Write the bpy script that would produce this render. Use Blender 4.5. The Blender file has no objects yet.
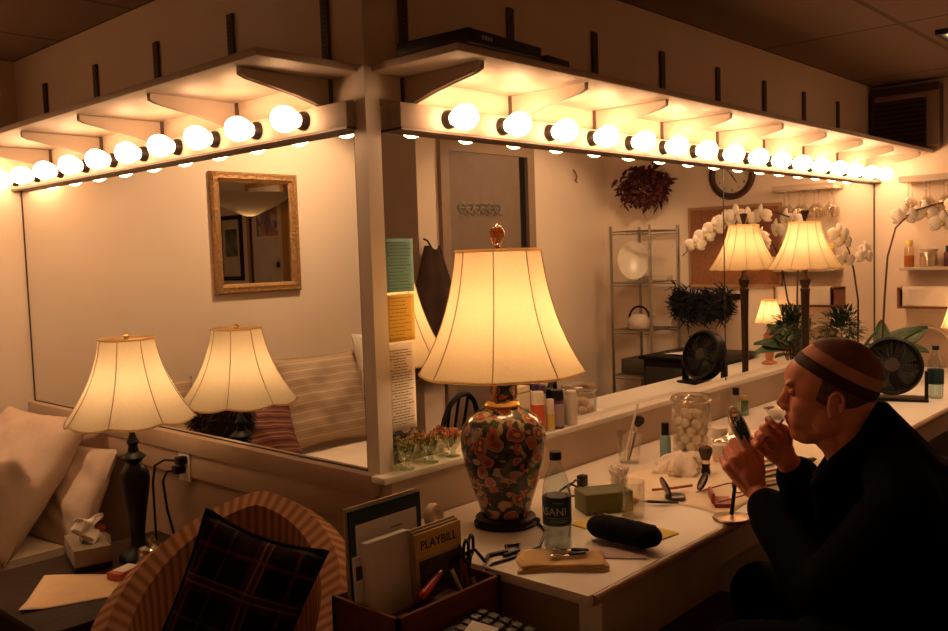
import bpy, bmesh, math, random
from mathutils import Vector, Matrix, Euler
random.seed(7)
PI = math.pi
sc = bpy.context.scene
COL = sc.collection

# ------------------------------------------------------------------ materials
def newmat(name):
    m = bpy.data.materials.new(name); m.use_nodes = True
    nt = m.node_tree; nt.nodes.clear()
    out = nt.nodes.new('ShaderNodeOutputMaterial')
    return m, nt, out
def nd(nt, t, **kw):
    n = nt.nodes.new(t)
    for k, v in kw.items():
        if k in n.inputs: n.inputs[k].default_value = v
        else: setattr(n, k, v)
    return n
def c4(c): return (c[0], c[1], c[2], 1.0)
def ramp(nt, fac, stops, const=False):
    r = nt.nodes.new('ShaderNodeValToRGB'); cr = r.color_ramp
    if const: cr.interpolation = 'CONSTANT'
    while len(cr.elements) < len(stops): cr.elements.new(0.5)
    for e, (p, c) in zip(cr.elements, stops): e.position = p; e.color = c4(c)
    nt.links.new(fac, r.inputs[0]); return r.outputs[0]
def pm(name, col, rough=0.6, metal=0.0, var=0.06, scale=12.0, bump=0.0, bscale=60.0, spec=0.4, coat=0.0):
    """Plain surface with a slight procedural variation of tone and an optional bump."""
    m, nt, out = newmat(name)
    b = nd(nt, 'ShaderNodeBsdfPrincipled', Roughness=rough, Metallic=metal)
    b.inputs['Specular IOR Level'].default_value = spec
    b.inputs['Coat Weight'].default_value = coat
    tc = nd(nt, 'ShaderNodeTexCoord')
    n = nd(nt, 'ShaderNodeTexNoise', Scale=scale, Detail=3.0)
    nt.links.new(tc.outputs['Object'], n.inputs['Vector'])
    lo = [max(0, x*(1-var)) for x in col]; hi = [min(1, x*(1+var)) for x in col]
    nt.links.new(ramp(nt, n.outputs[0], [(0.3, lo), (0.7, hi)]), b.inputs['Base Color'])
    if bump > 0:
        n2 = nd(nt, 'ShaderNodeTexNoise', Scale=bscale, Detail=4.0)
        nt.links.new(tc.outputs['Object'], n2.inputs['Vector'])
        bp = nd(nt, 'ShaderNodeBump', Strength=bump, Distance=0.01)
        nt.links.new(n2.outputs[0], bp.inputs['Height']); nt.links.new(bp.outputs[0], b.inputs['Normal'])
    nt.links.new(b.outputs[0], out.inputs[0])
    return m
def emat(name, col, strength):
    m, nt, out = newmat(name)
    e = nd(nt, 'ShaderNodeEmission', Strength=strength); e.inputs[0].default_value = c4(col)
    nt.links.new(e.outputs[0], out.inputs[0]); return m
def thinglass(name, tint=(1, 1, 1), gloss=0.12):
    m, nt, out = newmat(name)
    t = nd(nt, 'ShaderNodeBsdfTransparent'); t.inputs[0].default_value = c4(tint)
    g = nd(nt, 'ShaderNodeBsdfGlossy', Roughness=0.06); g.inputs[0].default_value = (.95, .95, .95, 1)
    lw = nd(nt, 'ShaderNodeLayerWeight', Blend=0.35)
    mx = nd(nt, 'ShaderNodeMixShader')
    mm = nd(nt, 'ShaderNodeMath', operation='MULTIPLY_ADD'); mm.inputs[1].default_value = 0.32; mm.inputs[2].default_value = gloss*0.5
    nt.links.new(lw.outputs['Facing'], mm.inputs[0]); nt.links.new(mm.outputs[0], mx.inputs[0])
    nt.links.new(t.outputs[0], mx.inputs[1]); nt.links.new(g.outputs[0], mx.inputs[2])
    nt.links.new(mx.outputs[0], out.inputs[0]); return m
def shademat(name, col, trans):
    """Thin lamp-shade fabric: part diffuse, part translucent, with a fine weave."""
    m, nt, out = newmat(name)
    tc = nd(nt, 'ShaderNodeTexCoord'); w = nd(nt, 'ShaderNodeTexNoise', Scale=220.0, Detail=1.0)
    nt.links.new(tc.outputs['Object'], w.inputs['Vector'])
    c = ramp(nt, w.outputs[0], [(0.3, [x*.93 for x in col]), (0.7, col)])
    d = nd(nt, 'ShaderNodeBsdfDiffuse'); t = nd(nt, 'ShaderNodeBsdfTranslucent')
    nt.links.new(c, d.inputs[0]); nt.links.new(c, t.inputs[0])
    mx = nd(nt, 'ShaderNodeMixShader'); mx.inputs[0].default_value = trans
    nt.links.new(d.outputs[0], mx.inputs[1]); nt.links.new(t.outputs[0], mx.inputs[2])
    nt.links.new(mx.outputs[0], out.inputs[0]); return m
def stripemat(name, stops, scale, axis='X', rough=.85, dist=0.0, const=False, coord='Object', bump=0.15):
    m, nt, out = newmat(name)
    b = nd(nt, 'ShaderNodeBsdfPrincipled', Roughness=rough)
    b.inputs['Specular IOR Level'].default_value = .2
    tc = nd(nt, 'ShaderNodeTexCoord')
    w = nd(nt, 'ShaderNodeTexWave', Scale=scale, Distortion=dist, bands_direction=axis, wave_profile='SIN')
    nt.links.new(tc.outputs[coord], w.inputs['Vector'])
    nt.links.new(ramp(nt, w.outputs[1], stops, const), b.inputs['Base Color'])
    bp = nd(nt, 'ShaderNodeBump', Strength=bump, Distance=0.004)
    nt.links.new(w.outputs[1], bp.inputs['Height']); nt.links.new(bp.outputs[0], b.inputs['Normal'])
    nt.links.new(b.outputs[0], out.inputs[0]); return m
def woodmat(name, dark, light, scale=3.0, axis='X', rough=.45):
    m, nt, out = newmat(name)
    b = nd(nt, 'ShaderNodeBsdfPrincipled', Roughness=rough); b.inputs['Specular IOR Level'].default_value = .25
    tc = nd(nt, 'ShaderNodeTexCoord')
    mp = nd(nt, 'ShaderNodeMapping')
    s = {'X': (0.25, 3, 3), 'Y': (3, .25, 3), 'Z': (3, 3, .25)}[axis]
    mp.inputs['Scale'].default_value = s
    nt.links.new(tc.outputs['Object'], mp.inputs[0])
    n = nd(nt, 'ShaderNodeTexNoise', Scale=scale*6, Detail=5.0, Distortion=.6)
    nt.links.new(mp.outputs[0], n.inputs['Vector'])
    nt.links.new(ramp(nt, n.outputs[0], [(0.3, dark), (0.7, light)]), b.inputs['Base Color'])
    nt.links.new(b.outputs[0], out.inputs[0]); return m

WARM = (1.0, 0.54, 0.26)
M = {}
M['wall'] = pm('wall_paint', (.80, .67, .545), .75, var=.03, scale=3, bump=.03, bscale=120)
M['upper'] = M['wall']
M['white'] = pm('white_laminate', (.84, .79, .72), .38, var=.03, scale=5)
M['shelf'] = pm('shelf_board', (.50, .41, .33), .5, var=.03, scale=6)
M['post'] = pm('corner_trim_paint', (.78, .70, .62), .45, var=.03)
M['board_shaded'] = pm('ledge_paint_shaded', (.46, .33, .245), .5, var=.03)  # darker copy of the white board paint, standing in for dimmer light there
M['brown_edge'] = pm('edge_band', (.38, .24, .15), .4, var=.1)
M['panelbrown'] = pm('panel_paint', (.52, .40, .31), .55, var=.04)
M['dark'] = pm('dark_metal', (.03, .024, .02), .45, metal=.3)
M['black'] = pm('black_plastic', (.009, .008, .008), .42, spec=.3)
M['blackmatte'] = pm('black_cloth', (.008, .008, .010), .95, var=.3, scale=30, bump=.2, bscale=90, spec=.1)
M['chrome'] = pm('chrome', (.75, .72, .68), .18, metal=1.0)
M['steel'] = pm('rack_wire', (.40, .38, .34), .35, metal=.9)
M['brass'] = pm('brass', (.72, .48, .16), .28, metal=1.0)
M['paper'] = pm('paper', (.82, .80, .78), .8, var=.03, scale=30)
M['bulb'] = emat('globe_bulb_glow', WARM, 24.0)
M['bulb_dim'] = emat('globe_bulb_glow_soft', WARM, 15.0)
M['lampbulb'] = emat('lamp_bulb_glow', (1.0, .60, .28), 15.5)
M['mirror'] = None
def mirrormat():
    m, nt, out = newmat('mirror_silver')
    g = nd(nt, 'ShaderNodeBsdfGlossy', Roughness=0.0); g.inputs[0].default_value = (.86, .86, .84, 1)
    nt.links.new(g.outputs[0], out.inputs[0]); return m
M['mirror'] = mirrormat()
M['glass'] = thinglass('clear_glass', (.97, .97, .95))
M['greenglass'] = thinglass('tinted_glass', (.80, .86, .72), .2)
M['blueplastic'] = thinglass('bottle_plastic', (.86, .92, .93), .14)
M['amberglass'] = thinglass('amber_glass', (.85, .45, .12), .25)
M['shade'] = shademat('lampshade_silk', (.90, .73, .48), .74)
M['shaderib'] = shademat('lampshade_piping', (.66, .52, .33), .35)
M['darkwood'] = woodmat('dark_wood', (.014, .005, .0035), (.036, .013, .007), rough=.6)
M['redwood'] = woodmat('mahogany', (.10, .030, .016), (.17, .055, .03))

# ------------------------------------------------------------------ mesh builder
class B:
    def __init__(s): s.bm = bmesh.new(); s.mi = 0
    def _add(s, verts, faces):
        vs = [s.bm.verts.new(v) for v in verts]
        for f in faces:
            try:
                fc = s.bm.faces.new([vs[i] for i in f]); fc.material_index = s.mi; fc.smooth = True
            except ValueError: pass
        return vs
    def box(s, lo, hi, M4=None):
        x0, y0, z0 = lo; x1, y1, z1 = hi
        v = [(x0,y0,z0),(x1,y0,z0),(x1,y1,z0),(x0,y1,z0),(x0,y0,z1),(x1,y0,z1),(x1,y1,z1),(x0,y1,z1)]
        if M4: v = [M4 @ Vector(p) for p in v]
        s._add(v, [(0,3,2,1),(4,5,6,7),(0,1,5,4),(1,2,6,5),(2,3,7,6),(3,0,4,7)]); return s
    def cbox(s, c, d, M4=None):
        return s.box([c[i]-d[i]/2 for i in range(3)], [c[i]+d[i]/2 for i in range(3)], M4)
    def rbox(s, lo, hi, r=.004, M4=None, n=2):
        t = bmesh.new()
        bmesh.ops.create_cube(t, size=1)
        for v in t.verts: v.co = Vector([lo[i]+(v.co[i]+.5)*(hi[i]-lo[i]) for i in range(3)])
        bmesh.ops.bevel(t, geom=list(t.edges), offset=r, segments=n, affect='EDGES', profile=.5)
        s.merge(t, M4); return s
    def merge(s, t, M4=None):
        t.verts.ensure_lookup_table(); t.verts.index_update()
        s._add([(M4 @ v.co) if M4 else v.co.copy() for v in t.verts], [[v.index for v in f.verts] for f in t.faces]); t.free(); return s
    def lathe(s, prof, c=(0,0,0), n=32, M4=None, scallop=None, sq=(1,1)):
        """Surface of revolution about z: prof = [(r, z)...]; r=0 closes."""
        V, F, idx = [], [], []
        for j, (r, z) in enumerate(prof):
            if r <= 1e-6:
                idx.append([len(V)]); V.append(Vector((c[0], c[1], c[2]+z)))
            else:
                row = []
                for k in range(n):
                    a = 2*PI*k/n; rr, zz = r, z
                    if scallop: rr, zz = scallop(j, a, r, z)
                    row.append(len(V)); V.append(Vector((c[0]+rr*math.cos(a)*sq[0], c[1]+rr*math.sin(a)*sq[1], c[2]+zz)))
                idx.append(row)
        for a, b in zip(idx[:-1], idx[1:]):
            for k in range(n):
                k2 = (k+1) % n
                if len(a) == 1 and len(b) == 1: continue
                if len(a) == 1: F.append((a[0], b[k2], b[k]))
                elif len(b) == 1: F.append((a[k], a[k2], b[0]))
                else: F.append((a[k], a[k2], b[k2], b[k]))
        if M4: V = [M4 @ v for v in V]
        s._add(V, F); return s
    def ell(s, c, r, M4=None, n=16, m=10):
        V, F = [], []
        V.append(Vector((0,0,1)))
        for i in range(1, m):
            t = PI*i/m
            for k in range(n): V.append(Vector((math.sin(t)*math.cos(2*PI*k/n), math.sin(t)*math.sin(2*PI*k/n), math.cos(t))))
        V.append(Vector((0,0,-1)))
        for k in range(n): F.append((0, 1+k, 1+(k+1)%n))
        for i in range(m-2):
            for k in range(n):
                a = 1+i*n; F.append((a+k, a+n+k, a+n+(k+1)%n, a+(k+1)%n))
        a = 1+(m-2)*n
        for k in range(n): F.append((a+k, len(V)-1, a+(k+1)%n))
        V = [Vector((v.x*r[0], v.y*r[1], v.z*r[2])) for v in V]
        if M4: V = [M4 @ v for v in V]
        V = [v+Vector(c) for v in V]
        s._add(V, F); return s
    def tube(s, pts, r, n=8, caps=True, closed=False):
        pts = [Vector(p) for p in pts]; N = len(pts)
        rad = r if isinstance(r, (list, tuple)) else [r]*N
        rows, V, F, up = [], [], [], None
        for i, p in enumerate(pts):
            a = pts[i-1] if (i > 0 or closed) else p; b = pts[(i+1) % N] if (i < N-1 or closed) else p
            d = (b-a).normalized() if (b-a).length > 1e-9 else Vector((0,0,1))
            if up is None:
                up = Vector((0,0,1)) if abs(d.z) < .9 else Vector((1,0,0))
            u = (up - d*up.dot(d))
            if u.length < 1e-6: u = d.orthogonal()
            u.normalize(); up = u; w = d.cross(u)
            row = []
            for k in range(n):
                t = 2*PI*k/n; row.append(len(V)); V.append(p + (u*math.cos(t)+w*math.sin(t))*rad[i])
            rows.append(row)
        pairs = list(zip(rows[:-1], rows[1:])) + ([(rows[-1], rows[0])] if closed else [])
        for a, b in pairs:
            for k in range(n): F.append((a[k], a[(k+1)%n], b[(k+1)%n], b[k]))
        if caps and not closed: F.append(tuple(reversed(rows[0]))); F.append(tuple(rows[-1]))
        s._add(V, F); return s
    def capsule(s, a, b, ra, rb, n=12):
        """Closed tapered limb with round ends."""
        a, b = Vector(a), Vector(b); d = (b-a); L = d.length; d = d/L if L > 1e-9 else Vector((0,0,1))
        pts, rr = [], []
        for t in (90, 70, 45, 20): pts.append(a - d*ra*math.sin(math.radians(t))); rr.append(max(1e-4, ra*math.cos(math.radians(t))))
        pts.append(a); rr.append(ra); pts.append(b); rr.append(rb)
        for t in (20, 45, 70, 90): pts.append(b + d*rb*math.sin(math.radians(t))); rr.append(max(1e-4, rb*math.cos(math.radians(t))))
        return s.tube(pts, rr, n)
    def prism(s, poly, z0, z1, M4=None):
        n = len(poly)
        V = [Vector((x, y, z0)) for x, y in poly] + [Vector((x, y, z1)) for x, y in poly]
        if M4: V = [M4 @ v for v in V]
        F = [tuple(reversed(range(n))), tuple(range(n, 2*n))] + [(i, (i+1)%n, n+(i+1)%n, n+i) for i in range(n)]
        s._add(V, F); return s
    def grid(s, f, nu, nv, closeu=False):
        V = [Vector(f(i/(nu if closeu else nu-1), j/(nv-1))) for i in range(nu) for j in range(nv)]
        F = []
        for i in range(nu if closeu else nu-1):
            for j in range(nv-1):
                i2 = (i+1) % nu
                F.append((i*nv+j, i2*nv+j, i2*nv+j+1, i*nv+j+1))
        s._add(V, F); return s
    def obj(s, name, mats, parent=None, loc=(0,0,0), rz=0.0, rot=None, flat=False, angle=40, solid=0, subsurf=0, weld=True):
        if weld: bmesh.ops.remove_doubles(s.bm, verts=s.bm.verts, dist=1e-5)
        bmesh.ops.recalc_face_normals(s.bm, faces=s.bm.faces)
        me = bpy.data.meshes.new(name); s.bm.to_mesh(me); s.bm.free()
        for m in (mats if isinstance(mats, (list, tuple)) else [mats]): me.materials.append(m)
        if flat: me.shade_flat()
        else:
            me.shade_smooth(); me.set_sharp_from_angle(angle=math.radians(angle))
        o = bpy.data.objects.new(name, me); COL.objects.link(o)
        if parent: o.parent = parent
        o.location = loc; o.rotation_euler = rot if rot else (0, 0, rz)
        if solid: md = o.modifiers.new('thickness', 'SOLIDIFY'); md.thickness = solid; md.offset = 0
        if subsurf: md = o.modifiers.new('smooth', 'SUBSURF'); md.levels = subsurf; md.render_levels = subsurf
        return o
def tag(o, label, cat, group=None, kind=None):
    o['label'] = label; o['category'] = cat
    if group: o['group'] = group
    if kind: o['kind'] = kind
    return o
def thing(name, label, cat, loc=(0,0,0), rz=0.0, group=None, rot=None):
    o = bpy.data.objects.new(name, None); COL.objects.link(o); o.empty_display_size = .05
    o.location = loc; o.rotation_euler = rot if rot else (0, 0, rz)
    return tag(o, label, cat, group)
def struct(o, label, cat): o['kind'] = 'structure'; o['label'] = label; o['category'] = cat; return o
def copy_tree(o, parent=None):
    c = o.copy(); COL.objects.link(c)
    if parent: c.parent = parent
    for ch in list(o.children): copy_tree(ch, c)
    return c
def text_mesh(txt, size, mat, parent, M4, name='lettering', depth=.0004, bend=None, align='CENTER', spacing=1.0):
    cu = bpy.data.curves.new(name, 'FONT'); cu.body = txt; cu.size = size; cu.align_x = align; cu.align_y = 'CENTER'
    cu.extrude = depth; cu.resolution_u = 2; cu.space_character = spacing
    t = bpy.data.objects.new('tmp', cu); COL.objects.link(t)
    dg = bpy.context.evaluated_depsgraph_get(); dg.update()
    me = bpy.data.meshes.new_from_object(t.evaluated_get(dg)); me.name = name
    bpy.data.objects.remove(t); bpy.data.curves.remove(cu)
    for v in me.vertices:
        p = v.co.copy()
        if bend: # wrap round a vertical cylinder of radius bend, facing local -y
            a = p.x/bend; p = Vector((bend*math.sin(a), -(bend+p.z)*math.cos(a), p.y))
        v.co = M4 @ p
    me.materials.clear(); me.materials.append(mat)
    o = bpy.data.objects.new(name, me); COL.objects.link(o); o.parent = parent; return o
def frame_mat(origin, xdir, ydir):
    x = Vector(xdir).normalized(); y = Vector(ydir); y = (y - x*x.dot(y)).normalized(); z = x.cross(y)
    m = Matrix((x, y, z)).transposed().to_4x4(); m.translation = Vector(origin); return m

# ------------------------------------------------------------------ dimensions (metres)
LX, LY, ZC = 3.904, 2.286, 2.374       # far ends of the two mirrored walls, ceiling
TZ, GZ = .757, .90                     # table top, ledge top
YW = -1.9                              # wall across the room from the big mirror

# ------------------------------------------------------------------ room shell
def slab(name, lo, hi, mat, label, cat):
    return struct(B().box(lo, hi).obj(name, mat, flat=True), label, cat)
def floormat():
    m, nt, out = newmat('carpet_floor')
    b = nd(nt, 'ShaderNodeBsdfPrincipled', Roughness=.95); tc = nd(nt, 'ShaderNodeTexCoord')
    n = nd(nt, 'ShaderNodeTexNoise', Scale=140.0, Detail=3.0); nt.links.new(tc.outputs['Object'], n.inputs['Vector'])
    nt.links.new(ramp(nt, n.outputs[0], [(.3, (.05, .035, .028)), (.7, (.10, .07, .055))]), b.inputs['Base Color'])
    nt.links.new(b.outputs[0], out.inputs[0]); return m
def ceilmat():
    m, nt, out = newmat('ceiling_tiles')
    b = nd(nt, 'ShaderNodeBsdfPrincipled', Roughness=.9); tc = nd(nt, 'ShaderNodeTexCoord')
    br = nd(nt, 'ShaderNodeTexBrick', Scale=1.0); br.offset = 0.0
    br.inputs['Color1'].default_value = (.32, .22, .165, 1); br.inputs['Color2'].default_value = (.30, .205, .155, 1)
    br.inputs['Mortar'].default_value = (.17, .12, .09, 1)
    br.inputs['Mortar Size'].default_value = .012; br.inputs['Brick Width'].default_value = 1.2; br.inputs['Row Height'].default_value = .6
    nt.links.new(tc.outputs['Object'], br.inputs['Vector'])
    nt.links.new(br.outputs[0], b.inputs['Base Color']); nt.links.new(b.outputs[0], out.inputs[0]); return m
slab('floor', (-3.3, -3.3, -.06), (4.1, 2.4, 0), floormat(), 'dark carpeted floor of the dressing room', 'floor')
slab('ceiling', (-3.3, -3.3, ZC), (4.1, 2.4, ZC+.06), ceilmat(), 'dim tiled ceiling above the mirrors', 'ceiling')
slab('wall_right', (0, 0, 0), (LX+.1, .1, ZC), M['wall'], 'long wall behind the big makeup mirror', 'wall')
slab('wall_left', (0, .1, 0), (.1, LY+.1, ZC), M['wall'], 'wall behind the mirror over the side table', 'wall')
slab('wall_end_right', (LX, YW, 0), (LX+.1, 0, ZC), M['wall'], 'end wall with shelves beyond the desk fan', 'wall')
slab('wall_end_left', (-3.3, LY, 0), (0, LY+.1, ZC), M['wall'], 'end wall behind the daybed', 'wall')
slab('wall_opposite', (2.01, YW-.1, 0), (LX+.1, YW, ZC), M['wall'], 'wall with the grey door seen in the big mirror', 'wall')
slab('wall_return', (2.01, -3.2, 0), (2.11, YW-.1, ZC), M['wall'], 'short wall returning beside the grey door', 'wall')
slab('wall_back', (-3.3, -3.3, 0), (2.11, -3.2, ZC), M['wall'], 'wall behind the photographer', 'wall')
slab('wall_far_left', (-3.3, -3.2, 0), (-3.2, LY, ZC), M['wall'], 'far left wall with framed print and white door', 'wall')

# corner post between the mirrors, ledges and backsplash
b = B(); b.box((0, -.014, GZ), (.036, 0, 1.98)); b.box((-.014, -.014, GZ), (0, .035, 1.98))
struct(b.obj('trim_1', M['post'], flat=True), 'pale painted corner post between the two mirrors', 'trim')
b = B(); b.rbox((-.036, -.056, GZ-.020), (LX, 0, GZ), .005)
t1 = struct(b.obj('trim_2', M['white']), 'narrow white ledge under the big mirror', 'ledge')
b = B(); b.box((.0, -.042, TZ), (LX, 0, GZ-.020)); b.box((.0, -.02, 0), (LX, 0, TZ))
struct(b.obj('trim_3', M['panelbrown'], flat=True), 'tan backsplash board between worktop and ledge', 'backsplash')
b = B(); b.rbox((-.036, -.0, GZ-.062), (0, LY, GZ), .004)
struct(b.obj('trim_4', M['board_shaded']), 'white ledge board under the side mirror', 'ledge')
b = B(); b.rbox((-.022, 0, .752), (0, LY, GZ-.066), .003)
struct(b.obj('trim_5', M['board_shaded']), 'flat raceway board below the side mirror ledge', 'trim')
b = B(); b.box((-.008, .0, .09), (0, LY, .752))  # added panel; its brown stands in for the shade low on this wall
struct(b.obj('trim_6', pm('lower_wall_shade', (.36, .235, .165), .55, var=.04), flat=True), 'added panel below the raceway board, browned to stand for shade', 'shade_panel')
b = B(); b.box((-.012, .0, 0), (0, LY, .09))
struct(b.obj('baseboard_left', M['white'], flat=True), 'white baseboard under the side mirror', 'baseboard')

# wall mirrors (each sheet is its own thing; dark seam strips are parts)
def wall_mirror(label, lo, hi, edges):
    r = B().box(lo, hi).obj('wall_mirror', M['mirror'], flat=True); tag(r, label, 'mirror')
    for e in edges: B().box(*e).obj('edge_strip', M['dark'], r, flat=True)
ZT = 1.90
wall_mirror('big mirror sheet right of the corner post behind the floral lamp', (.037, -.006, GZ), (1.9955, -.001, ZT), [((.036, -.009, GZ), (.0405, 0, ZT))])
wall_mirror('big mirror sheet behind the slim lamp and orchids', (1.9985, -.006, GZ), (LX-.012, -.001, ZT), [((1.9945, -.0075, GZ), (1.9995, -.0005, ZT)), ((LX-.012, -.009, GZ), (LX-.006, 0, ZT))])
wall_mirror('mirror sheet left of the corner post reflecting the daybed', (-.006, .042, GZ), (-.001, LY-.010, ZT), [((-.009, .035, GZ), (0, .043, ZT)), ((-.008, LY-.010, GZ), (0, LY-.004, ZT)), ((-.0085, .043, GZ), (-.0005, LY-.010, GZ+.004))])

# light strips with globe bulbs
M['lipbrown'] = pm('strip_lip_brown', (.11, .065, .04), .5)
def strip(label, origin, rz, length, x0, step, count, bmat):
    t = thing('vanity_light_strip', label, 'light strip', origin, rz)
    b = B(); b.rbox((0, -.045, 0), (length, 0, .066), .002); b.obj('housing', M['shelf'], t)
    B().box((0, -.0465, -.007), (length, .0, 0)).obj('lower_lip', M['lipbrown'], t, flat=True)
    sock = B().lathe([(.0, -.002), (.026, -.002), (.026, .010), (.020, .022), (.0, .022)], n=20)
    so = sock.obj('bulb_socket', M['dark'])
    glo = B().lathe([(0, .016), (.016, .016), (.019, .026), (.028, .040), (.0335, .053), (.036, .067), (.0335, .081), (.026, .094), (.014, .1015), (0, .103)], n=24).obj('bulb', bmat)
    for i in range(count):
        if i == 0: g, s_ = glo, so
        else: g = glo.copy(); COL.objects.link(g); s_ = so.copy(); COL.objects.link(s_)
        g.parent = t; s_.parent = g
        g.location = (x0+i*step, -.045, .034); g.rotation_euler = (PI/2, 0, 0)
    return t
strip('long bulb strip above the big mirror', (.081, 0, 1.826), 0, LX-.081-.004, .262-.081, .2335, 16, M['bulb'])
strip('shorter bulb strip above the side mirror', (0, LY-.004, 1.826), -PI/2, LY-.004-.026, LY-.004-.206-9*.2235, .2235, 10, M['bulb_dim'])

# shelves, brackets and slotted uprights
b = B(); b.rbox((.012, -.325, 1.966), (LX-.002, -.001, 1.986), .003); sR = b.obj('wall_shelf', M['shelf'])
tag(sR, 'long white shelf over the bulbs of the big mirror', 'shelf')
b = B(); b.rbox((-.325, .012, 1.966), (-.001, LY-.002, 1.986), .003); sL = b.obj('wall_shelf', M['shelf'])
tag(sL, 'white shelf over the bulbs of the side mirror', 'shelf')
def bracket_mesh():
    b = B()
    for side in (-.009, .0075):
        poly = [(0, .0), (-.285, .0), (-.285, -.018), (-.265, -.026), (-.12, -.052), (0, -.082)]
        b.prism(poly, side, side+.0015, Matrix(((0,0,1,0),(1,0,0,0),(0,1,0,0),(0,0,0,1))))
    b.box((-.009, -.285, -.003), (.009, 0, 0))
    return b
br0 = bracket_mesh().obj('bracket', M['shelf'], flat=True)
first = True
for k in range(9):
    x = .14 + .4555*k
    if x > LX-.03: continue
    o = br0 if first else br0.copy()
    if not first: COL.objects.link(o)
    first = False
    o.parent = sR; o.location = (x, -.001, 1.9655)
for k in range(5):
    y = .147 + .4555*k
    o = br0.copy(); COL.objects.link(o); o.parent = sL; o.location = (-.001, y, 1.9655); o.rotation_euler = (0, 0, -PI/2)
up = B()
up.box((-.014, -.011, 1.895), (.014, -.001, 2.235))
up.mi = 1
for i in range(17):
    for sx in (-.004, .004): up.box((sx-.0018, -.0114, 2.0+i*.0127), (sx+.0018, -.0109, 2.007+i*.0127))
up0 = up.obj('slotted_upright', [pm('upright_brown', (.10, .065, .045), .5), M['black']], flat=True)
ords = ['first', 'second', 'third', 'fourth', 'fifth', 'sixth', 'seventh', 'eighth', 'ninth']
k = 0
for i in range(8):
    o = up0 if k == 0 else up0.copy()
    if k: COL.objects.link(o)
    k += 1
    o.location = (.14+.4555*i, 0, .0 if i > 1 else .0)
    if i == 0: o.scale = (1, 1, 1)
    tag(o, ords[i]+' dark slotted upright from the corner above the long shelf', 'shelf upright', 'uprights over the long shelf')
for i in range(5):
    o = up0.copy(); COL.objects.link(o); o.location = (0, .147+.4555*i, 0); o.rotation_euler = (0, 0, -PI/2)
    tag(o, ords[i]+' dark slotted upright from the corner above the side mirror shelf', 'shelf upright', 'uprights over the side shelf')
# screws at bracket roots are part of the uprights' look; ceiling fitting and air unit on the end wall
def downlight(label, x, y, watts, tilt, w_=.40):
    """Square recessed ceiling fitting: frame, dark well, lit lens and the lamp in it, tilted to wash the nearby wall."""
    t = thing('ceiling_light', label, 'ceiling light', (x, y, ZC))
    b = B(); h = w_/2
    for lo, hi in (((-h, -h), (h, -h+.02)), ((-h, h-.02), (h, h)), ((-h, -h+.02), (-h+.02, h-.02)), ((h-.02, -h+.02), (h, h-.02))): b.box((lo[0], lo[1], -.022), (hi[0], hi[1], -.0005))
    b.obj('trim_frame', M['dark'], t, flat=True, weld=False)
    B().box((-h+.02, -h+.02, -.010), (h-.02, h-.02, -.0005)).obj('lens', LENS, t, flat=True)
    ld = bpy.data.lights.new('downlight_lamp', 'SPOT'); ld.energy = watts; ld.color = (1.0, .60, .31); ld.spot_size = math.radians(122); ld.spot_blend = .35; ld.shadow_soft_size = .07
    lo_ = bpy.data.objects.new('lamp', ld); COL.objects.link(lo_); lo_.parent = t; lo_.location = (0, 0, -.03); lo_.rotation_euler = (math.radians(tilt), 0, 0)
    return t
LENS = emat('downlight_lens', (1.0, .62, .34), 1.2)
downlight('square ceiling light at the top right above the counter', 2.84, -.867, 32, -28)
downlight('added unseen square ceiling light above the daybed', -1.35, 1.62, 46, 30)  # added out-of-view fitting that brightens the wall behind the daybed
t = thing('air_conditioner', 'dark boxy air unit high on the end wall', 'air conditioner', (LX, -.19, 2.0))
b = B(); b.rbox((-.10, -.185, 0), (-.001, .175, .345), .006); b.obj('casing', pm('air_unit_brown', (.10, .06, .045), .6), t)
b = B(); b.rbox((-.112, -.19, .0), (-.1, -.125, .30), .004); b.rbox((-.112, -.125, .27), (-.1, .15, .30), .004); b.obj('bezel', pm('air_unit_bezel', (.34, .24, .18), .5), t)
b = B()
for i in range(9): b.box((-.106, -.12, .03+i*.026), (-.1, .145, .044+i*.026))
b.obj('grille', M['dark'], t, flat=True)

# ------------------------------------------------------------------ makeup counter
t = thing('makeup_counter', 'long white makeup counter under the big mirror', 'counter', (0, 0, 0))
top = B(); top.rbox((-.073, -.727, TZ-.024), (LX-.001, -.0425, TZ), .003); top.obj('worktop', M['white'], t)
e = B(); e.tube([(-.058, -.727, TZ-.014), (LX-.002, -.727, TZ-.014)], .0125, 12); e.obj('front_edge', M['brown_edge'], t)
b = B(); b.box((-.025, -.700, 0), (-.010, -.021, TZ-.024)); b.obj('end_panel', M['panelbrown'], t, flat=True)
B().box((-.071, -.716, 0), (-.010, -.700, TZ-.024)).obj('leg', M['white'], t, flat=True)
B().box((-.010, -.655, .60), (LX-.002, -.64, TZ-.024)).obj('apron', M['panelbrown'], t, flat=True)
for x in (1.9, 3.86): B().box((x-.009, -.70, 0), (x+.009, -.022, TZ-.024)).obj('support_panel', M['white'], t, flat=True)
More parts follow.
